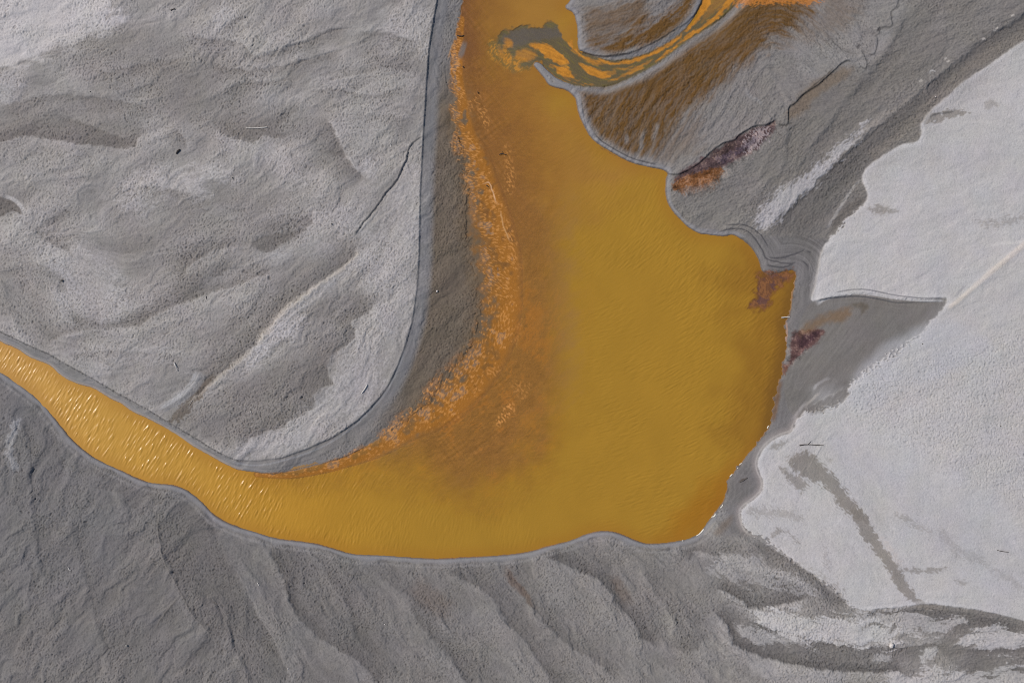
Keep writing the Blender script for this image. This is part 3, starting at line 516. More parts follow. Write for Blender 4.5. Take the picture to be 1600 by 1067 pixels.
# the rim that runs round every steep shore: smooth pale mud, dark wet line at the water
steep = 1 - strip * ss(380, 430, PX); steep = np.clip(steep, 0, 1)
rimw = np.where(bot > .5, 9, 8.) ; rimw = rimw * (1 + .38 * perlin(PX / 42, PY / 42, 77) + .2 * perlin(PX / 15, PY / 15, 78)); rimw = np.where((PX > 1120) & (PY < 860) & (PY > 370), 0.01, rimw)
stream = ss(-4, 4, poly([(860, 112), (905, 138), (955, 140), (1045, 95), (1140, 30), (1300, -200), (1080, -200), (1095, 0), (1060, 50), (1000, 82), (960, 90), (912, 78), (905, 100), (880, 100)]))
rim = steep * (1 - stream) * np.clip(1 - ss(rimw * .75, rimw * 1.15, dSs), 0, 1) * (dS > 0)
mix(rim * .85, (126, 123, 125))
mix(steep * (1 - stream) * np.exp(-((dSs - rimw * .45) / 2.2) ** 2) * .5 * (rimw > 1), (140, 138, 141))
mix(steep * (1 - stream) * np.exp(-(np.maximum(dSs - .4, 0) / 1.5) ** 2) * .75, (86, 82, 80))
mix((bot * np.exp(-((dSs - 13) / 2.2) ** 2)) * .35 * (rimw > 1), (150, 146, 146))
# left channel's upper bank
lb = ss(0, 1, strip) * (1 - ss(380, 470, PX))
mix(lb * .7, (128, 125, 125)); gain(lb, 1 + .10 * perlin(dSs / 2.6, PX / 60, 830))
mix(lb * np.exp(-((dSs - 2) / 1.6) ** 2) * .6 * (PX < 380), (165, 150, 138))
st2 = strip * (1 - ss(12, 20, -plateau)) * (1 - lb)
gain(st2, 1 + .10 * perlin(plateau / 2.2 + .3 * WX, PX / 70 + PY / 60, 840))
stroke([(634, 545), (610, 602), (580, 640), (540, 676), (490, 704), (440, 720), (400, 727), (360, 722)], 1.3, (150, 149, 152), .5, .6, .4)
stroke([(400, 733), (440, 730), (500, 712), (540, 690)], 1.1, (98, 96, 97), .5, .6, .4)
gain(strip * (1 - st2) * (1 - lb), 1 + .07 * MED + .06 * F30)

# ------------------------------------------------------------------ stream bed and iron flocs
IR = (196, 126, 42)
inst = ss(-1, 1, -dS) * ss(760, 800, PX) * (1 - ss(140, 150, PY))
bed = ss(-1.5, 1.5, -dS) * (1 - rough_shore * ss(90, 190, PY)) + rough_shore * ss(90, 190, PY) * ss(-2, 44, -dS + 14 * F12 + 8 * MED)
mix(rough_shore * ss(-30, 5, -dS) * ss(90, 190, PY) * .8, (106, 88, 68))
mix(bed, (140, 98, 42))
shoal_c = (136, 91, 39)
mix(bed * ss(600, 700, PX) * (1 - ss(880, 930, PX)), shoal_c)
BRP = steered(PX + 3 * VX, PY + 3 * VY, theta_field(PX, PY, [(760, 150, 0), (800, 250, -10), (800, 350, 60), (820, 450, 65), (800, 550, 55), (760, 650, 35), (650, 700, 25)]), 20, 2.6, 850)
gain(bed, 1 + .08 * F30 + .08 * F100 + .22 * BRP + .10 * aniso(PX, PY, 2, 18, 2.2, 855))
mix(bed * ss(0, 1, F30 + F100 + BRP) * .4 * ss(300, 500, PY), (164, 98, 26))
mix(bed * (1 - ss(60, 140, PY)) * ss(690, 715, PX) * (1 - ss(760, 850, PX)) * .8, (112, 72, 44))
mix(bed * ss(700, 745, PX) * (1 - ss(790, 870, PX)) * (1 - ss(300, 480, PY)) * .5, (122, 76, 36))
# mottled fringe: grey mud islands, bright peach flocs along ripple crests
FR = [(720, 30), (712, 110), (716, 160), (722, 210), (740, 260), (752, 300), (768, 350), (778, 400), (780, 450), (778, 490), (768, 530), (745, 570), (712, 605), (678, 635), (640, 660), (600, 690), (550, 716), (500, 732), (450, 742), (400, 741)]
slF, dF, sF, tF, LF = line(FR, 75)
sdF = dF * sF * -1                                                   # + toward open water (east)
wF = np.interp(tF, [0, .05, .12, .25, .4, .55, .65, .75, .85, 1], [5, 7, 11, 22, 27, 27, 32, 18, 8, 3])
sq = steered(PX[slF], PY[slF], theta_field(PX[slF], PY[slF], [(720, 200, -20), (760, 320, 15), (780, 420, -30), (770, 520, 70), (700, 610, 60), (620, 680, 50), (500, 730, 20)]), 6, 2.3, 870)
clump = (F12[slF] * .5 + F30[slF] * .9 + .5 * steered(PX[slF], PY[slF], theta_field(PX[slF], PY[slF], [(720, 200, 100), (770, 320, 105), (790, 420, 95), (780, 520, 70), (700, 610, 40), (600, 690, 30)]), 40, 9, 890))
core = np.exp(-(sdF / wF) ** 2)
mud = ss(.25, .5, clump * .8 + .45 - np.abs(sdF / wF) * .9) * ss(-5, 5, wF - 12) * 0
mudk = ss(.18, .34, clump - .2 - .5 * np.maximum(sdF / wF, 0) + .25 * np.maximum(-sdF / wF, 0)) * core
om = ss(-1.5, -.9, sdF / wF) * (1 - ss(.8, 1.5, sdF / wF))
k = om * (.40 + .45 * ss(-.5, .4, sdF / wF)) * (1 - ss(1.1, 1.5, np.abs(sdF / wF)))
k = k * ss(-.3, .25, clump + .35 + .4 * sdF / wF)
ALB[slF] += k[..., None] * (C(160, 102, 30) - ALB[slF])
ALB[slF] += (mudk * .6)[..., None] * (C(116, 106, 98) - ALB[slF])
fl = ss(.03, .32, sq + .35 * clump - .10 - .6 * np.maximum(np.abs(sdF / wF) - .55, 0)) * (1 - ss(.9, 1.5, np.abs(sdF / wF)))
ALB[slF] += (fl * .62)[..., None] * (C(204, 142, 76) - ALB[slF])
hz = ss(8, 60, -plateau[slF]) * ss(-2.2, -1.2, sdF / wF + 1.2) 
FRINGE = np.zeros_like(PX); FRINGE[slF] = 1 - ss(1.0, 1.9, np.abs(sdF / wF)); FLH = np.zeros_like(PX); FLH[slF] = fl
HAT1 = aniso(PX + 2 * WX, PY, 38, 60, 4.2, 861); HAT2 = aniso(PX, PY + 2 * WX, -52, 60, 4.6, 862)
HAT1 = HAT1 * ss(-.3, .4, F30 + .1); HAT2 = HAT2 * ss(-.3, .4, F30 + .1)
hm = (strip * ss(25, 45, -plateau) + bed * (1 - ss(800, 880, PX))) * ss(600, 680, PX) * (1 - ss(700, 760, PY))
gain(hm, 1 + .10 * HAT1 + .08 * HAT2); H += hm * .014 * (HAT1 + HAT2)
# scattered flocs further out
for pts, a in [([(790, 225), (795, 240), (803, 275), (800, 300), (790, 290)], .6), ([(757, 270), (765, 285), (772, 300), (775, 330), (768, 310)], .9), ([(745, 145), (752, 165), (765, 190), (758, 200), (748, 170)], .7), ([(742, 150), (735, 175), (730, 165)], .7),
               ([(785, 640), (800, 630), (803, 642), (790, 655), (776, 665)], 1.), ([(790, 340), (805, 380), (808, 420), (798, 400)], .7), ([(760, 580), (780, 575), (770, 590)], .6), ([(800, 600), (830, 600), (815, 625)], .4), ([(805, 540), (815, 500), (808, 520)], .5), ([(712, 62), (720, 70), (716, 85), (706, 90)], .8)]:
    d_ = poly(pts, 0, 3) ; kk = ss(-6, 3, d_) * ss(.05, .35, FINE2 + .2 * F12) * a * bed
    mix(kk, (200, 138, 74))
stroke([(713, 60), (704, 78), (700, 95)], 1.3, (200, 150, 100), .6, .5, 1); stroke([(728, 60), (722, 78), (717, 95)], 4, (112, 106, 104), .85, .5, 1)  # pale streak, and the grey tail trailing from the curved branch
stroke([(752, 288), (764, 285), (770, 300), (776, 320)], 1.0, (214, 170, 130), .8, .5, .8); stroke([(782, 325), (786, 350), (798, 380)], 1.1, (206, 160, 110), .6, .5, .8)
# stream: olive-grey bed with long orange bars
st = bed * ss(-4, 4.5, 5 * F12 + poly([(778, 76), (775, 62), (784, 49), (800, 41), (825, 38), (846, 41), (851, 34), (862, 32), (872, 40), (876, 50), (884, 60), (895, 70), (905, 80), (935, 92), (985, 92), (1060, 58), (1100, 0), (1120, -200), (1300, -200), (1160, 0), (1100, 50), (1040, 90), (960, 138), (900, 136), (860, 120), (842, 98), (836, 96), (828, 103), (817, 105), (815, 99), (825, 92), (812, 90), (800, 88), (796, 76), (788, 72), (784, 84)], 0, 2))
sp = ss(-5, 5, poly([(768, 60), (785, 66), (800, 85), (830, 92), (835, 100), (820, 112), (800, 112), (780, 98), (765, 85)], 0, 5)) * bed
SPK = ss(-.1, .35, FINE + .8 * F12) * sp
mix(sp * .8, (112, 96, 52)); mix(SPK * .9, (186, 128, 46))
bay = ss(-3, 4, 4 * F12 + poly([(1187, 426), (1215, 422), (1241, 422), (1243, 432), (1230, 440), (1214, 452), (1206, 466), (1198, 480), (1172, 480), (1182, 455)], 0, 3)) * bed
mix(bay * .9, (110, 72, 50)); mix(bay * ss(0, .4, F12 + FINE2) * .6, (150, 100, 60)); mix(bay * ss(.05, .4, fbm(PX, PY, 14, 2, 883)) * .6, (84, 60, 68))
stroke([(1243, 430), (1240, 450), (1237, 470), (1234, 492)], 1.4, (140, 104, 66), .8, .6, .8); stroke([(1228, 498), (1230, 512), (1229, 530), (1225, 552), (1221, 566)], 1.3, (158, 128, 114), .8, .6, .8)
# the delta flat is carved into the stream: bars slightly above the water
flow = steered(PX, PY, theta_field(PX, PY, [(800, 55, 0), (850, 55, -20), (885, 85, -50), (920, 115, -30), (960, 125, 10), (1020, 90, 30), (1100, 40, 38), (850, 90, -20)]), 30, 3.4, 900)
mix(np.maximum(st, ss(.3, 1, stream) * ss(-3, 0, -dS)) * .96, (98, 90, 70))
gain(st, 1 + .20 * flow + .08 * F12)
mix(st * .5, (86, 78, 54)); gain(st, 1 + .16 * aniso(PX, PY, -25, 22, 2.4, 903) * ss(900, 860, PX))
mix(st * ss(.05, .5, flow + .2 * F12) * .5, (104, 96, 44))
patch([(785, 62), (800, 48), (830, 44), (870, 44), (880, 60), (868, 58), (845, 62), (820, 68), (798, 74)], (86, 82, 80), .75, 4, 0, 3, tex=flow, tx=3)
for pts, a, f in [
    ([(828, 70), (840, 66), (858, 70), (872, 80), (884, 92), (888, 99), (878, 101), (862, 94), (848, 84), (836, 75)], 1, 2), ([(858, 100), (870, 103), (885, 104), (895, 114), (902, 118), (890, 121), (878, 117), (868, 108)], 1, 2),
    ([(905, 97), (918, 103), (935, 108), (948, 114), (955, 116), (948, 122), (935, 121), (920, 114), (910, 106)], .95, 2), ([(872, 36), (884, 45), (896, 62), (902, 76), (912, 86), (930, 94), (945, 100), (935, 101), (915, 94), (898, 80), (884, 62), (878, 48)], .9, 2.5),
    ([(935, 92), (960, 96), (985, 93), (1010, 84), (1035, 72), (1055, 60), (1068, 50), (1060, 62), (1035, 78), (1000, 94), (975, 100), (950, 100)], .95, 2), ([(1068, 50), (1080, 35), (1092, 15), (1104, -20), (1112, -20), (1108, 10), (1092, 30), (1080, 45)], 1, 2),
    ([(1108, 10), (1120, -30), (1150, -100), (1160, -60), (1140, -5), (1125, 12), (1112, 22), (1095, 35)], .35, 3), ([(1150, -5), (1128, 22), (1100, 44), (1080, 56), (1060, 70), (1042, 85), (1025, 97), (1030, 90), (1056, 70), (1078, 52), (1100, 38), (1124, 16), (1140, -5)], .9, 1.5),
    ([(1000, 108), (975, 120), (950, 128), (972, 116), (995, 104), (1020, 92)], .7, 2), ([(888, 124), (910, 130), (935, 132), (920, 133), (895, 128)], .9, 1.5), ([(790, 60), (800, 62), (800, 72), (790, 72)], .8, 3), ([(808, 80), (825, 76), (838, 84), (830, 94), (815, 96), (806, 90)], .6, 3), ([(780, 70), (790, 85), (800, 100), (790, 95), (780, 85)], .6, 5), ([(940, 112), (960, 110), (962, 114), (950, 116)], .5, 2), ([(870, 108), (878, 118), (895, 122), (905, 125), (885, 124)], .5, 2), ([(958, 106), (975, 106), (990, 102), (980, 108)], .5, 2)]:
    k = ss(-f, f, poly(pts, 0, 2.2) + 1.6 * flow) * a * np.maximum(bed, stream * .8)
    mix(k, (190, 126, 40)); gain(k, 1 + .16 * F12 + .14 * FINE + .22 * flow)
mix(ss(0, 1, hill) * ss(-3, 3, poly([(1155, -10), (1180, -20), (1290, -20), (1280, 4), (1230, 6), (1160, 8), (1150, 8)], 0, 3) + 7 * FINE) * .7, (190, 120, 50))
stroke([(905, 77), (915, 82), (932, 86), (948, 88), (962, 86), (985, 84)], 1.2, (40, 30, 26), .6, .5, .3)  # peninsula scarp's face turned from the sun, its shade painted as a line

# ------------------------------------------------------------------ heights
land = dS > 0
prof_steep = .06 + .20 * (1 - np.exp(-np.maximum(dS, 0) / 4.5)) + .0022 * np.clip(dS, 0, 220)
prof_flat = .012 * np.clip(dS, 0, 4) / 4 * (1 - .8 * rough_shore) + .0042 * np.clip(dS, 0, 120)
flat = np.clip(strip * ss(400, 520, PX) + stream, 0, 1)
onland = prof_steep * (1 - flat) + prof_flat * flat
under = -.02 - .0015 * np.clip(-dS, 0, 60) - .07 * ss(720, 600, PX) * ss(.3, 1.5, -dS) * (1 - strip) - .12 * ss(720, 600, PX) * ss(3, 20, -dS) * ss(.5, 0, 1. * (PY < 640) * (PX > 560))
under = under * (1 - rough_shore) + rough_shore * (-.004 * np.clip(-dS, 0, 40))
H += np.where(land, onland, under) * 1.0
sm = ss(-1.2, 1.2, dS)
H -= (1 - sm) * (np.abs(dS) < 1.3) * .02 * (1 - rough_shore)
nz = VX[:, :] * 1.
H += .12 * ss(-1.0, 1.0, plateau + .5 * VX) * (1 - .5 * ss(10, 120, plateau))
# clods along the brink of the channel
H += -.10 * np.exp(-((plateau + 1.0) / 1.6) ** 2) * (PX < 380) * ss(0, .3, perlin(PX / 3.2, PY / 3.2, 905))
gain(np.exp(-((plateau + .8) / .8) ** 2) * ss(-.5, .3, F12 + .2), .72)  # thin shadow line under the main scarp, darkened into the colour
gain(np.exp(-((plateau + 1.0) / 1.5) ** 2) * (PX < 380) * ss(-.2, .3, perlin(PX / 3.4, PY / 3.4, 906)), .6)  # dotted shadows of the clods, painted into the ground colour
H += bright * .12
scarp([(1272, 471), (1300, 466), (1340, 463), (1375, 468), (1400, 473), (1470, 471)][::-1], .16, 1.4, 14)
scarp([(903, 76), (915, 82), (940, 88), (952, 88), (975, 85), (1000, 77), (1030, 62), (1052, 48), (1075, 34), (1090, 15), (1100, -10)][::-1],   .12, 1.2, 22, .5, dark=.3)
HS = [(1040, 270), (1060, 272), (1085, 260), (1100, 248), (1113, 236), (1130, 224), (1146, 220), (1155, 211), (1170, 202), (1182, 197), (1195, 196), (1208, 190), (1212, 184)]
scarp(HS[::-1], .20, 1.5, 18, .4, dark=.55)
scarp([(1211, 192), (1222, 196), (1230, 193), (1231, 170), (1240, 163), (1255, 148), (1275, 135), (1290, 122), (1305, 108), (1315, 99), (1325, 96), (1333, 99)][::-1], .17, 1.5, 18, .4, dark=.55)
scarp([(1240, 158), (1256, 146), (1290, 118), (1304, 104)][::-1], .06, 1.1, 5, .3, dark=.35)
scarp([(1340, 98), (1346, 106), (1351, 108), (1352, 98), (1346, 86), (1343, 76)][::-1], .10, 1.3, 10, .3, dark=.4)
scarp([(1350, 82), (1358, 86), (1364, 86), (1368, 76), (1370, 62), (1366, 54)][::-1], .10, 1.3, 10, .3, dark=.4)
scarp([(1363, 58), (1372, 54), (1370, 46), (1380, 44), (1392, 40), (1390, 20), (1402, 8), (1398, -20)][::-1], .09, 1.6, 12, 1.5, dark=.35)
scarp([(1288, 50), (1298, 65), (1315, 80), (1330, 86), (1340, 90)], .05, 1.6, 8, .5, dark=.2)
for (a, b) in [(1340, 74), (1372, 48)]:
    stroke([(a - 3, b + 4), (a, b), (a + 3, b - 3)], 2.4, (78, 74, 76), .8, .5, 1, tap=2)
scarp([(1700, -45), (1600, 32), (1540, 66), (1500, 95), (1460, 128), (1420, 160), (1380, 195), (1340, 232)], -.20, 14, 60, 1, 1)
scarp([(1330, 225), (1300, 262), (1275, 288), (1240, 318), (1215, 345), (1195, 358)], -.10, 4, 20, 1, 1, dark=.2)
scarp([(1448, 188), (1460, 180), (1480, 178), (1494, 172)], -.10, 2, 10, .5, dark=.35)
scarp([(945, 885), (925, 220), (940, 229)][1:], -.01, 2, 4)
relief([(1476, 484), (1500, 466), (1540, 430), (1600, 380), (1700, 290)], 5, .10)
relief([(400, 540), (430, 505), (450, 482), (490, 452), (540, 416), (566, 388)], 7, .12, 1)

relief([(330, 440), (290, 470), (240, 492), (180, 512), (110, 535)], 8, -.10, 1)
for pts, a in [([(430, 850), (450, 910), (480, 955), (525, 1010), (560, 1050)], -.08), ([(650, 930), (690, 1000), (740, 1067)], -.07), ([(720, 900), (800, 960), (880, 1040)], -.08), ([(850, 870), (950, 906), (990, 962), (1035, 1014)], -.10), ([(1115, 942), (1148, 990), (1200, 1026), (1340, 1048), (1450, 1055)], -.12), ([(1110, 915), (1200, 934), (1260, 936)], -.09), ([(1060, 985), (1100, 1000), (1140, 1035)], -.08),
               ([(1240, 880), (1290, 920), (1330, 950), (1420, 950), (1480, 948), (1600, 975)], -.08), ([(905, 150), (915, 195), (960, 238), (1035, 262)], .03)]:
    relief(pts, 9, a, 2, 2, 30)
relief([(909, 152), (916, 195), (930, 212), (965, 236), (990, 248), (1012, 254), (1030, 258)], 1.1, -.07, .2)
stroke([(926, 205), (940, 220), (965, 236), (990, 248), (1012, 254), (1030, 258)], 1., (70, 67, 68), .7, .6, .2)  # shadow line at the rim's inner brink, painted over the groove

texl = np.where(land, 1., 0.).astype(np.float32)
# dimple strength over the ground
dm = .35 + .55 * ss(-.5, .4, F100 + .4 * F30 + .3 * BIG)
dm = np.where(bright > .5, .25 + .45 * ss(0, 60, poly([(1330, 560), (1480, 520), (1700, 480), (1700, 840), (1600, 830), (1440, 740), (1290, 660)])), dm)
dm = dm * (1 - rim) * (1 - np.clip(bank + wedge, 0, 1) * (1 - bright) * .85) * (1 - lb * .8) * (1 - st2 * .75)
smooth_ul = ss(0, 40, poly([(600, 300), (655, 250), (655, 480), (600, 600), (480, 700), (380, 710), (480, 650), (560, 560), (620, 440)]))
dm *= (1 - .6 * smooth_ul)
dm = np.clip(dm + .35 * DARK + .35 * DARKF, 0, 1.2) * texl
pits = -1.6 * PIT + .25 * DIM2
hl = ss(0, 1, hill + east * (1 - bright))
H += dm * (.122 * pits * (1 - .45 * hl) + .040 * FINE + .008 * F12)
H += texl * (1 - bank * (1 - bright)) * (.030 * MED * (1 - .4 * bright) + (.17 * BIG + .075 * (1 + .6 * bot) * (B2 + .5 * ss(-.08, .22, B2))) * (1 - .6 * bright) * (1 - .3 * hl) * (1 - rim) + .12 * F100)
H += texl * hl * (1 - ban) * (.026 * aniso(PX, PY, 5, 11, 2.4, 910) + .05 * fanTH * (.4 + .6 * hill) + .026 * FINE + .045 * MED + .04 * RIP)
crk = ss(-.1, .45, fbm(PX, PY, 80, 2, 920) + .25 * bot + .1 * PL) * texl * (1 - ban) * (1 - hl) * (1 - rim)
crk2 = ss(-.1, .45, fbm(PX, PY, 60, 2, 925) + .2 * bot) * texl * (1 - ban) * (1 - .7 * hl) * (1 - rim)
lo = 1 - .6 * bright
H -= crk * lo * .045 * np.exp(-(RN / .10) ** 2) * ss(-.2, .3, RN3)
H += crk2 * lo * .055 * (ss(-.10, .10, RN2) - .5) * (1 - .3 * hill) + crk * lo * .025 * (ss(-.08, .08, RN3 + .3 * RN) - .5)
H += texl * (.008 * F12 + .032 * STR) * (1 - ban * .8) * (1 - rim) * (1 - .6 * bright)
H += FLH * .012 + bed * .004 * FINE2
gain(texl * dm, 1 - .45 * PIT + .09 * FINE)  # shade inside the pits also darkened into the albedo
gain(texl, 1 + .03 * F12 + .03 * np.random.RandomState(5).randn(NY, NX).astype(np.float32) * .6)
# faint mineral tints
TI = fbm(PX, PY, 60, 3, 930); TI2 = fbm(PX, PY, 45, 3, 940)
ALB[..., 0] *= 1 + .018 * TI * texl; ALB[..., 2] *= 1 - .028 * TI2 * texl
WET[:] = np.clip(rim * .6 + ban * .6 + lb * .4 + strip * .45 + .2 * hill + (1 - texl), 0, 1)
ALB = np.clip(ALB, .004, .85)

# ------------------------------------------------------------------ water colour, clarity and waves
WC = np.zeros_like(ALB); WC[:] = C(162, 122, 42)
def wmix(k, col):
    global WC
    WC += k[..., None] * (C(*col) - WC)
def wpoly(pts, f, b=14): return ss(-f, f, poly(pts, b, 0))
wmix(ss(760, 350, PX) * ss(640, 740, PY + .2 * PX), (180, 132, 44))
wmix(ss(520, 150, PX), (190, 144, 64)); wmix(ss(200, -40, PX) * .7, (202, 154, 86))
wmix(ss(900, 760, PY - 0 * PX) * 0, (0, 0, 0))
wmix(wpoly([(700, -200), (960, -200), (900, 20), (890, 60), (870, 140), (920, 220), (1000, 262), (900, 330), (820, 300), (760, 100)], 50, 25), (158, 114, 50))
wmix(ss(-34, 42, poly([(800, 300), (868, 330), (892, 420), (885, 560), (860, 640), (790, 720), (690, 750), (760, 690), (825, 600), (840, 450)], 26, 4) + 14 * MED + 10 * F30) * .9, (152, 114, 60))
wmix(wpoly([(1130, 420), (1240, 410), (1240, 600), (1200, 680), (1150, 760), (1140, 640), (1160, 520)], 48, 30) * .7, (134, 94, 34))
wmix(wpoly([(1080, 780), (1130, 740), (1140, 800), (1090, 840), (1040, 850)], 22, 15) * .6, (150, 96, 22))
wmix(ss(26, 0, -dSs) * .30, (150, 98, 34))
ALPHA = ss(-44, 95, 12 * F30 + poly([(752, -400), (1400, -400), (1400, 1200), (-400, 1200), (-400, 300), (0, 500), (150, 570), (300, 660), (400, 700), (540, 700), (640, 716), (720, 738), (775, 735), (820, 690), (846, 620), (856, 540), (858, 460), (850, 360), (835, 280), (812, 200), (785, 120), (752, 60)], 16, 3) + 7 * MED)
ALPHA = .12 - .09 * rough_shore * ss(60, 20, -dS) + .86 * ALPHA
chan = ss(430, 380, PX); ALPHA = np.maximum(ALPHA, .97 * chan)
ALPHA = np.maximum(ALPHA, .97 * 0 * ss(8, 30, poly([(300, 700), (420, 735), (520, 725), (640, 690), (700, 690), (600, 900), (300, 850)]) + 12))
clear = ss(.25, 1, st); clear = np.maximum(clear, ss(.3, 1, stream)); ALPHA = ALPHA * (1 - clear) + .06 * clear
ALPHA = ALPHA * (1 - .65 * sp); ALPHA = np.minimum(ALPHA, .25 + .75 * (1 - FRINGE)); ALPHA = np.where(FRINGE > .6, np.minimum(ALPHA, .04), ALPHA)
ALPHA = np.where(rough_shore > .5, ALPHA, np.maximum(ALPHA, .9 * (1 - clear) * ss(820, 900, PX)))
sh = ss(3, 30, -dSs); 
purp = ss(-5, 6, 5 * F12 + poly([(1187, 428), (1240, 423), (1243, 430), (1230, 440), (1214, 452), (1205, 470), (1198, 482), (1172, 480), (1182, 455)], 0, 3))
ALPHA = ALPHA * (1 - purp * .93)
wmix(purp, (96, 62, 38)); wmix(ss(26, 2, -dSs) * ss(1170, 1200, PX) * ss(400, 440, PY) * .75, (112, 80, 34))
WTH = theta_field(PX, PY, [(50, 580, 62), (150, 650, 60), (250, 720, 58), (350, 770, 62), (450, 800, 68), (550, 840, 70), (650, 840, 75), (760, 850, 85), (700, 720, 20), (600, 740, 50), (850, 300, 20), (950, 300, 55), (950, 400, 40), (1000, 500, 22), (900, 560, 3), (900, 700, 2), (980, 640, 22), (1080, 600, 32), (1150, 560, 38), (1180, 640, 48), (1050, 720, 18), (950, 800, 5), (1080, 780, 22), (1100, 430, 45), (1020, 330, 60), (800, 500, 0), (760, 200, 5), (850, 100, -20), (860, 830, 75)])
wav = steered(PX, PY, WTH, 19, 2.7, 950, 15) + .5 * steered(PX, PY, WTH + 8, 12, 2.2, 1100, 30)
wav = wav + 1.4 * np.maximum(wav - .25, 0) ** 1.5 * ss(680, 360, PX)
amp = .010 + .031 * ss(760, 340, PX) * ss(620, 700, PY + .7 * (400 - np.minimum(PX, 400))) + .0012 * ss(760, 860, PY) + .013 * ss(880, 1050, PX) * ss(300, 420, PY) + .006 * ss(880, 950, PX)
amp *= .35 + .9 * ss(-.35, .35, fbm(PX, PY, 70, 2, 970) + .15 + .3 * ss(500, 300, PX)) 
amp *= ss(0, 14, -dSs)
amp = amp * (1 - .6 * clear)
WZ = amp * wav + .0 
wnoise = fbm(PX, PY, 55, 3, 980)
WC *= (1 + .04 * wnoise )[..., None]
WC += np.clip(1 - ALPHA, 0, 1)[..., None] * ALB * (ALPHA > .08)[..., None] * .9  # bed colour added to brighten water, offsetting the sheet's shadow on the bed
WC = np.clip(WC, .003, .8)

# ------------------------------------------------------------------ meshes
def ramp_axis(a, lo, hi):
    """grow the outermost lines away to a distant horizon"""
    k = np.cumsum(1.35 ** np.arange(1, 26)) * S
    return np.concatenate([a[0] - k[::-1] * 2, a, a[-1] + k * 2])
ax = ramp_axis(gx.astype(float), 0, 0); ay = ramp_axis(gy.astype(float), 0, 0)
PAD = 25
def pad(A): return np.pad(A, ((PAD, PAD), (PAD, PAD)) + ((0, 0),) * (A.ndim - 2), mode='edge')
Hp, Ap, Wp = pad(H), pad(ALB), pad(WET)
GX, GY = np.meshgrid(ax, ay)
WXm = (GX - 800) * M_PER_PX; WYm = (533.5 - GY) * M_PER_PX
ny, nx = Hp.shape
idx = np.arange(ny * nx, dtype=np.int32).reshape(ny, nx)

def grid_mesh(name, Z, facemask, attrs):
    a = idx[:-1, :-1][facemask]; b = idx[:-1, 1:][facemask]; c = idx[1:, 1:][facemask]; d = idx[1:, :-1][facemask]
    F = np.stack([a, d, c, b], 1)
    used = np.zeros(ny * nx, bool); used[F.ravel()] = True
    remap = np.cumsum(used).astype(np.int32) - 1
    F = remap[F]; n = int(used.sum())
    co = np.empty((n, 3), np.float32)
    co[:, 0] = WXm.ravel()[used]; co[:, 1] = WYm.ravel()[used]; co[:, 2] = Z.ravel()[used]
    me = bpy.data.meshes.new(name)
    me.vertices.add(n); me.vertices.foreach_set('co', co.ravel())
    me.loops.add(F.size); me.loops.foreach_set('vertex_index', F.ravel())
    me.polygons.add(len(F)); me.polygons.foreach_set('loop_start', np.arange(0, F.size, 4, dtype=np.int32))
    me.polygons.foreach_set('loop_total', np.full(len(F), 4, np.int32))
    me.update(calc_edges=True)
    me.shade_smooth()
    for an, arr in attrs.items():
        if arr.ndim == 3:
            at = me.attributes.new(an, 'FLOAT_COLOR', 'POINT')
            v = np.ones((n, 4), np.float32); v[:, :3] = arr.reshape(-1, 3)[used]; at.data.foreach_set('color', v.ravel())
        else:
            at = me.attributes.new(an, 'FLOAT', 'POINT'); at.data.foreach_set('value', arr.ravel()[used].astype(np.float32))
    o = bpy.data.objects.new(name, me); COL.objects.link(o)
    return o

def mat(name):
    m = bpy.data.materials.new(name); m.use_nodes = True
    return m, m.node_tree, m.node_tree.nodes['Principled BSDF']
def N(nt, t, **kw):
    n = nt.nodes.new(t)
    for k, v in kw.items(): setattr(n, k, v)
    return n

# silt
m_silt, nt, bs = mat('silt')
at = N(nt, 'ShaderNodeAttribute', attribute_name='albedo'); wt = N(nt, 'ShaderNodeAttribute', attribute_name='wet')
geo = N(nt, 'ShaderNodeNewGeometry')
n1 = N(nt, 'ShaderNodeTexNoise'); n1.inputs['Scale'].default_value = 5.5; n1.inputs['Detail'].default_value = 3
n2 = N(nt, 'ShaderNodeTexNoise'); n2.inputs['Scale'].default_value = 2.2; n2.inputs['Detail'].default_value = 4
nt.links.new(geo.outputs['Position'], n1.inputs['Vector']); nt.links.new(geo.outputs['Position'], n2.inputs['Vector'])
mr = N(nt, 'ShaderNodeMapRange'); mr.inputs[1].default_value = .25; mr.inputs[2].default_value = .75; mr.inputs[3].default_value = .90; mr.inputs[4].default_value = 1.10
nt.links.new(n1.outputs['Fac'], mr.inputs[0])
vm = N(nt, 'ShaderNodeVectorMath', operation='SCALE'); nt.links.new(at.outputs['Color'], vm.inputs[0]); nt.links.new(mr.outputs[0], vm.inputs['Scale'])
nt.links.new(vm.outputs[0], bs.inputs['Base Color'])
rr = N(nt, 'ShaderNodeMapRange'); rr.inputs[3].default_value = .95; rr.inputs[4].default_value = .62; nt.links.new(wt.outputs['Fac'], rr.inputs[0]); nt.links.new(rr.outputs[0], bs.inputs['Roughness'])
bs.inputs['Specular IOR Level'].default_value = .25
bp = N(nt, 'ShaderNodeBump'); bp.inputs['Distance'].default_value = .05; bp.inputs['Strength'].default_value = .35
nt.links.new(n1.outputs['Fac'], bp.inputs['Height']); nt.links.new(bp.outputs[0], bs.inputs['Normal'])

# water
m_w, nt, bs = mat('turbid_water')
at = N(nt, 'ShaderNodeAttribute', attribute_name='tint'); al = N(nt, 'ShaderNodeAttribute', attribute_name='turbidity')
nt.links.new(at.outputs['Color'], bs.inputs['Base Color']); nt.links.new(al.outputs['Fac'], bs.inputs['Alpha'])
bs.inputs['Roughness'].default_value = .24; bs.inputs['IOR'].default_value = 1.33; bs.inputs['Specular IOR Level'].default_value = .5

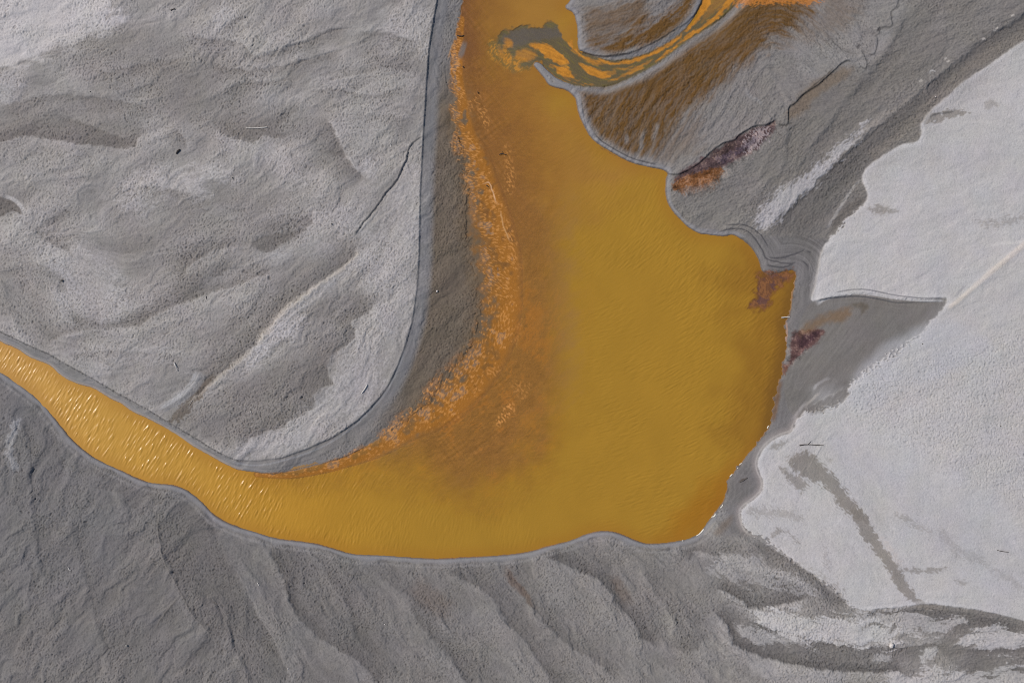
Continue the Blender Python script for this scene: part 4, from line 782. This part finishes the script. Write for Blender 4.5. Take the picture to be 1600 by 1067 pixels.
allf = np.ones((ny - 1, nx - 1), bool)
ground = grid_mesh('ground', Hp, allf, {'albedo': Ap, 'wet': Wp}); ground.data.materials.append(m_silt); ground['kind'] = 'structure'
wm = pad((dS < 5).astype(np.float32)) > .5
fm = wm[:-1, :-1] | wm[1:, 1:] | wm[1:, :-1] | wm[:-1, 1:]
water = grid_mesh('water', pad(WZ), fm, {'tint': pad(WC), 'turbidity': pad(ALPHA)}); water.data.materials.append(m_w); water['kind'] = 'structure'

# ------------------------------------------------------------------ driftwood, stones, foam
def ground_z(px, py):
    i = min(max((px - X0) / S, 0), NX - 1.01); j = min(max((py - Y0) / S, 0), NY - 1.01)
    return float(max(H[int(j), int(i)], H[int(j) + 1, int(i) + 1], -.02))
def W(px, py): return ((px - 800) * M_PER_PX, (533.5 - py) * M_PER_PX)

def wood_mat(name, c1, c2):
    m, nt, bs = mat(name)
    tc = N(nt, 'ShaderNodeTexCoord'); mp = N(nt, 'ShaderNodeMapping'); mp.inputs['Scale'].default_value = (14, 14, 14)
    nz_ = N(nt, 'ShaderNodeTexNoise'); nz_.inputs['Scale'].default_value = 1.; nz_.inputs['Detail'].default_value = 4
    nt.links.new(tc.outputs['Object'], mp.inputs[0]); nt.links.new(mp.outputs[0], nz_.inputs['Vector'])
    cr = N(nt, 'ShaderNodeValToRGB'); cr.color_ramp.elements[0].color = (*c1, 1); cr.color_ramp.elements[1].color = (*c2, 1)
    cr.color_ramp.elements[0].position = .35; cr.color_ramp.elements[1].position = .65
    nt.links.new(nz_.outputs['Fac'], cr.inputs[0]); nt.links.new(cr.outputs[0], bs.inputs['Base Color']); bs.inputs['Roughness'].default_value = .85
    b = N(nt, 'ShaderNodeBump'); b.inputs['Distance'].default_value = .02; nt.links.new(nz_.outputs['Fac'], b.inputs['Height']); nt.links.new(b.outputs[0], bs.inputs['Normal'])
    return m
m_pale = wood_mat('bleached_wood', (.42, .39, .37), (.66, .62, .59))
m_grey = wood_mat('grey_wood', (.20, .18, .17), (.40, .37, .35))
m_dark = wood_mat('waterlogged_wood', (.014, .010, .010), (.045, .036, .034))
m_stone = wood_mat('pale_stone', (.42, .38, .36), (.72, .67, .65))
m_stoned = wood_mat('dark_stone', (.05, .045, .042), (.12, .11, .10))
m_stoneg = wood_mat('grey_stone', (.16, .15, .145), (.30, .285, .27))
m_foam = wood_mat('dried_foam', (.62, .57, .49), (.80, .76, .68))

def mesh_obj(name, verts, faces, m, loc, parent=None):
    me = bpy.data.meshes.new(name); me.from_pydata(verts, [], faces); me.update(); me.shade_smooth(); me.materials.append(m)
    o = bpy.data.objects.new(name, me); COL.objects.link(o); o.location = loc
    if parent: o.parent = parent
    return o
def tube(pts, rad, seed, flat=1., seg=9):
    """tapered knotty limb through 3-D points"""
    rnd = random.Random(seed); P = [Vector(p) for p in pts]; Q = []; R = []
    for i in range(len(P) - 1):
        for k in range(5):
            t = k / 5; Q.append(P[i].lerp(P[i + 1], t)); R.append(rad[i] + (rad[i + 1] - rad[i]) * t)
    Q.append(P[-1]); R.append(rad[-1])
    verts = []; faces = []
    for i, (q, r) in enumerate(zip(Q, R)):
        d = (Q[min(i + 1, len(Q) - 1)] - Q[max(i - 1, 0)]).normalized()
        s = d.cross(Vector((0, 0, 1))); s = s.normalized() if s.length > 1e-4 else Vector((1, 0, 0)); u = s.cross(d)
        off = s * rnd.uniform(-.12, .12) * r
        for k in range(seg):
            a = 2 * math.pi * k / seg; rr_ = r * rnd.uniform(.86, 1.12)
            verts.append(tuple(q + off + s * math.cos(a) * rr_ + u * math.sin(a) * rr_ * flat))
        if i:
            b0 = (i - 1) * seg; b1 = i * seg
            for k in range(seg): faces.append((b0 + k, b0 + (k + 1) % seg, b1 + (k + 1) % seg, b1 + k))
    n = len(verts)
    verts.append(tuple(Q[0] - (Q[1] - Q[0]).normalized() * R[0] * .4)); verts.append(tuple(Q[-1] + (Q[-1] - Q[-2]).normalized() * R[-1] * .5))
    for k in range(seg):
        faces.append((n, (k + 1) % seg, k)); e = (len(Q) - 1) * seg; faces.append((n + 1, e + k, e + (k + 1) % seg))
    return verts, faces
def driftwood(name, pts, rpx, m, label, cat, seed, lift=.6, stubs=(), group=None, z0=None, flat=1.):
    cx = sum(p[0] for p in pts) / len(pts); cy = sum(p[1] for p in pts) / len(pts)
    gz = ground_z(cx, cy) if z0 is None else z0
    ox, oy = W(cx, cy)
    r = rpx if isinstance(rpx, (list, tuple)) else [rpx] * len(pts)
    r = [v * M_PER_PX for v in r]
    P = []
    for (a, b), rr_ in zip(pts, r):
        z = (ground_z(a, b) if z0 is None else z0) - gz
        x, y = W(a, b); P.append((x - ox, y - oy, z + rr_ * lift * flat))
    v, f = tube(P, r, seed, flat)
    o = mesh_obj(name, v, f, m, (ox, oy, gz))
    for (spts, sr) in stubs:
        sp = [(W(a, b)[0] - ox, W(a, b)[1] - oy, r[0] * lift + h) for (a, b, h) in spts]
        v, f = tube(sp, [sr * M_PER_PX, sr * M_PER_PX * .8] + [sr * M_PER_PX * .5] * (len(sp) - 2), seed + 3, 1, 7)
        mesh_obj('branch', v, f, m, (0, 0, 0), o)
    o['label'] = label; o['category'] = cat
    if group: o['group'] = group
    return o
def rock(name, px, py, r, m, label, seed, sx=1., sy=1., sz=.8, cat='stone', sink=.25, group=None, rough=.10):
    import bmesh
    bm = bmesh.new(); bmesh.ops.create_icosphere(bm, subdivisions=3, radius=1.)
    rs = np.random.RandomState(seed); dirs = rs.randn(7, 3)
    for v in bm.verts:
        c = np.array(v.co); k = 1 + rough * sum(math.sin(2.2 * float(c @ d) + i) for i, d in enumerate(dirs)) / 2.2
        v.co = Vector((c[0] * k * sx, c[1] * k * sy, c[2] * k * sz)) * (r * M_PER_PX)
    me = bpy.data.meshes.new(name); bm.to_mesh(me); bm.free(); me.shade_smooth(); me.materials.append(m)
    o = bpy.data.objects.new(name, me); COL.objects.link(o); x, y = W(px, py)
    o.location = (x, y, ground_z(px, py) + r * M_PER_PX * sz * (1 - 2 * sink))
    o['label'] = label; o['category'] = cat
    if group: o['group'] = group
    return o

driftwood('driftwood_log', [(269, 19), (275, 16.5)], [.9, 1.0], m_dark, 'short dark log lying on pale silt near the top left edge of the photo', 'driftwood', 1, .9)
driftwood('driftwood_log', [(277, 241.5), (279.5, 237.5), (282.5, 235)], [1.1, 1.5, 1.3], m_dark, 'thick black log stub lying tilted on the grey silt plateau', 'driftwood', 2, .9)
driftwood('driftwood_stick', [(385.5, 201.3), (395, 201.4), (404, 201.2), (412, 200.6), (418.5, 199.9)], [.55, .7, .75, .8, .7], m_pale, 'long thin pale stick lying nearly level on grey silt', 'driftwood', 3, .9)
driftwood('driftwood_stick', [(610, 225), (610.6, 228), (611, 231)], [.5, .7, .5], m_pale, 'tiny pale upright-lying stick beside the long crack in the silt', 'driftwood', 4, .8)
driftwood('driftwood_stick', [(228, 478.5), (226, 483)], [.5, .5], m_dark, 'tiny dark twig on dimpled grey silt left of centre', 'driftwood', 5, .8)
driftwood('driftwood_stick', [(323.5, 463), (325, 468)], [.45, .45], m_dark, 'tiny dark twig above the shallow groove in the silt plateau', 'driftwood', 6, .8)
driftwood('driftwood_stump', [(272.8, 566), (274.6, 570), (276.5, 573)], [1.0, 1.2, .9], m_pale, 'pale bleached stump with a dark root in a small hollow of the silt', 'driftwood', 7, 1.0,
          stubs=[([(276.5, 573, .1), (276.8, 577, .05), (278, 579.5, .0)], .7)])
driftwood('driftwood_stick', [(296.5, 633), (301, 625.5)], [.5, .6], m_grey, 'grey twig lying across the brown gully beside the channel', 'driftwood', 8, .8)
driftwood('driftwood_stick', [(391.5, 641.5), (393.5, 645)], [.5, .5], m_pale, 'tiny pale twig on the brownish damp silt', 'driftwood', 9, .8)
driftwood('driftwood_log', [(565, 614.5), (568, 610.5), (571.5, 605.5), (573.8, 601)], [.8, 1.0, 1.1, .8], m_pale, 'pale grey log lying slanted near the curved edge of the silt plateau', 'driftwood', 10, .8)
driftwood('driftwood_stick', [(107.5, 885), (109, 888.5), (112, 890.5)], [.5, .7, .45], m_pale, 'small pale curved twig on dark grey silt at lower left', 'driftwood', 11, .8)
driftwood('driftwood_stick', [(402.8, 909.5), (406, 914.5)], [.65, .65], m_pale, 'short pale stick on grey silt just below the channel bank', 'driftwood', 12, .8)
driftwood('driftwood_stick', [(1221.8, 496.2), (1228, 495.4), (1235, 495.2)], [.85, .95, .85], m_pale, 'short pale stick sticking out from the mud bank over the ochre pond', 'driftwood', 13, .9, z0=.05)
driftwood('driftwood_stick', [(1249, 695.5), (1256, 694.3), (1266, 694.4), (1276, 695.1), (1287, 695.6)], [.9, .75, .6, .6, .45], m_dark, 'long thin dark stick lying level on the bright pale silt', 'driftwood', 14, .8,
          stubs=[([(1262, 694.4, .0), (1265.5, 690.5, .05), (1266.8, 688.5, .08)], .4)])
driftwood('driftwood_stick', [(1555.5, 858.2), (1564, 860), (1573, 861.2)], [.45, .55, .4], m_dark, 'thin dark stick on the bright silt near the right edge', 'driftwood', 15, .8)
driftwood('driftwood_branch', [(713.5, 54.5), (717, 55.8), (722, 56), (724.5, 54.8)], [.6, .9, .8, .5], m_dark, 'dark curved branch in rust coloured shallows with a grey tail', 'driftwood', 16, .8, z0=.0)
driftwood('driftwood_branch', [(779.5, 241.5), (783.5, 239.6), (787, 240.2), (791.5, 241.8)], [.4, .7, .6, .35], m_dark, 'small dark branch lying in the brown shallows of the pond', 'driftwood', 17, .8, z0=.0, stubs=[([(784, 239.8, 0), (785, 237, .04), (785.5, 236, .05)], .35)])
driftwood('driftwood_snag', [(746.4, 142.8), (747, 146)], [.7, .55], m_dark, 'tiny dark snag at the tip of two orange floc trails', 'driftwood', 18, .8, z0=.0)
driftwood('driftwood_snag', [(723, 103), (724.4, 105.4)], [.7, .7], m_dark, 'tiny dark snag in the rusty shallows below the curved branch', 'driftwood', 19, .8, z0=.0)
driftwood('driftwood_snag', [(760, 289.2), (762, 291.2)], [.8, .6], m_dark, 'tiny dark snag heading a pale arc of flocs in the orange fringe', 'driftwood', 20, .8, z0=.0)
driftwood('driftwood_stick', [(1156, 753.2), (1162, 750), (1167.5, 746.2)], [.7, .8, .6], wood_mat('muddy_wood', (.06, .048, .042), (.12, .10, .09)), 'muddy brown stick on the wet grey bank at the lower right of the pond', 'driftwood', 21, .7)
rock('boulder', 1390.6, 1005.6, 3.6, m_stone, 'round pale boulder standing alone on grey crusted silt at lower right', 31, 1, 1.05, .95, sink=.12)
rock('stone', 98, 439, 1.8, m_stoned, 'small black stone on pale dimpled silt at left', 32, 1.2, .9, .8, sink=.1)
rock('stone', 683, 455, 1.6, m_stone, 'small pale stone on the brown mud strip beside the scarp', 33, .9, 1., .8, sink=.1)
rock('stone', 681.6, 457.6, .8, m_stoned, 'tiny dark stone touching the pale one on the brown mud strip', 34, .9, 1., .8, sink=.1)
rock('stone', 199.2, 1007, 1.9, m_stoneg, 'grey rounded stone at the end of a groove in the lower left silt', 35, 1.1, 1., .8, sink=.2)
rock('stone', 451.3, 1042.5, 1.2, m_stone, 'tiny white stone on grey silt at the bottom of the photo', 36, .7, 1.2, .8)
rock('stone', 601, 974.5, .9, m_stone, 'tiny whitish stone on dimpled silt below the channel', 37)
rock('stone', 1439.3, 537.5, .9, m_stoned, 'tiny dark stone on bright silt beyond the dark wedge', 38)
rock('stone', 1561, 665.3, .9, m_stoned, 'tiny dark stone on the pitted bright silt at right', 39)
rock('stone', 143.5, 145, .9, m_stoned, 'tiny dark stone on smooth grey silt at upper left', 40)
rock('stone', 1078.6, 7.8, .9, m_stoneg, 'tiny grey stone on the brown peninsula above the stream', 41)
rock('stone', 364.5, 279, 1., m_stoned, 'tiny dark stone among pale streaks on the silt plateau', 42)
rock('stone', 1460, 152.6, .9, m_stone, 'tiny whitish stone on the dark silt beside the bright brink', 43)
rock('stone', 696.4, 128, .9, m_stoned, 'tiny black stone on the grey mud strip near the top', 44)
rock('stone', 519.5, 351, 1.1, m_stoned, 'tiny dark stone on smooth silt left of the long crack', 45)

FG = 'pieces of dried foam on the lower right shore'
for k, (pts, r, lab) in enumerate([
    ([(1088.5, 837.3), (1092.5, 835.2), (1096.5, 831.5), (1100, 827)], [.6, .9, 1.1, 1.2], 'longest curved strip of white foam on the lower right shore of the pond'),
    ([(1112, 807.6), (1116, 807), (1118, 804.2), (1117.6, 802)], [.6, 1.2, 1.1, .5], 'crescent of white foam above the longest foam strip on the shore'),
    ([(1125.5, 793.5), (1128, 791.5), (1130, 788)], [.5, .9, .6], 'thin white foam strip between the crescent and the bend of the shore'),
    ([(1141, 744.6), (1143.5, 742.2), (1145, 741)], [.7, 1.0, .7], 'small white foam piece where the shore bends under the stick'),
    ([(1155.5, 726.5), (1157.6, 724.8), (1159.6, 723.6)], [.5, .7, .5], 'tiny double foam fleck high on the lower right shore'),
    ([(1199.6, 670), (1200.6, 667.2), (1202, 665.2)], [.5, 1.0, .6], 'uppermost white foam fleck at the tip of the bright silt'),
]):
    zz = max(ground_z(*pts[1]), 0.0)
    driftwood('foam', pts, r, m_foam, lab, 'foam', 60 + k, .6, group=FG, z0=zz, flat=.45)
for pts, r, lab in [([(1066, 845.2), (1068, 844.6)], .7, 'tiny white foam dot at the left end of the foam line'), ([(1152.6, 731.8), (1153.6, 730.8)], .7, 'tiny white foam dot just below the tiny double fleck')]:
    driftwood('foam', pts, r, m_foam, lab, 'foam', 80, .6, group=FG, z0=max(ground_z(*pts[0]), 0), flat=.5)
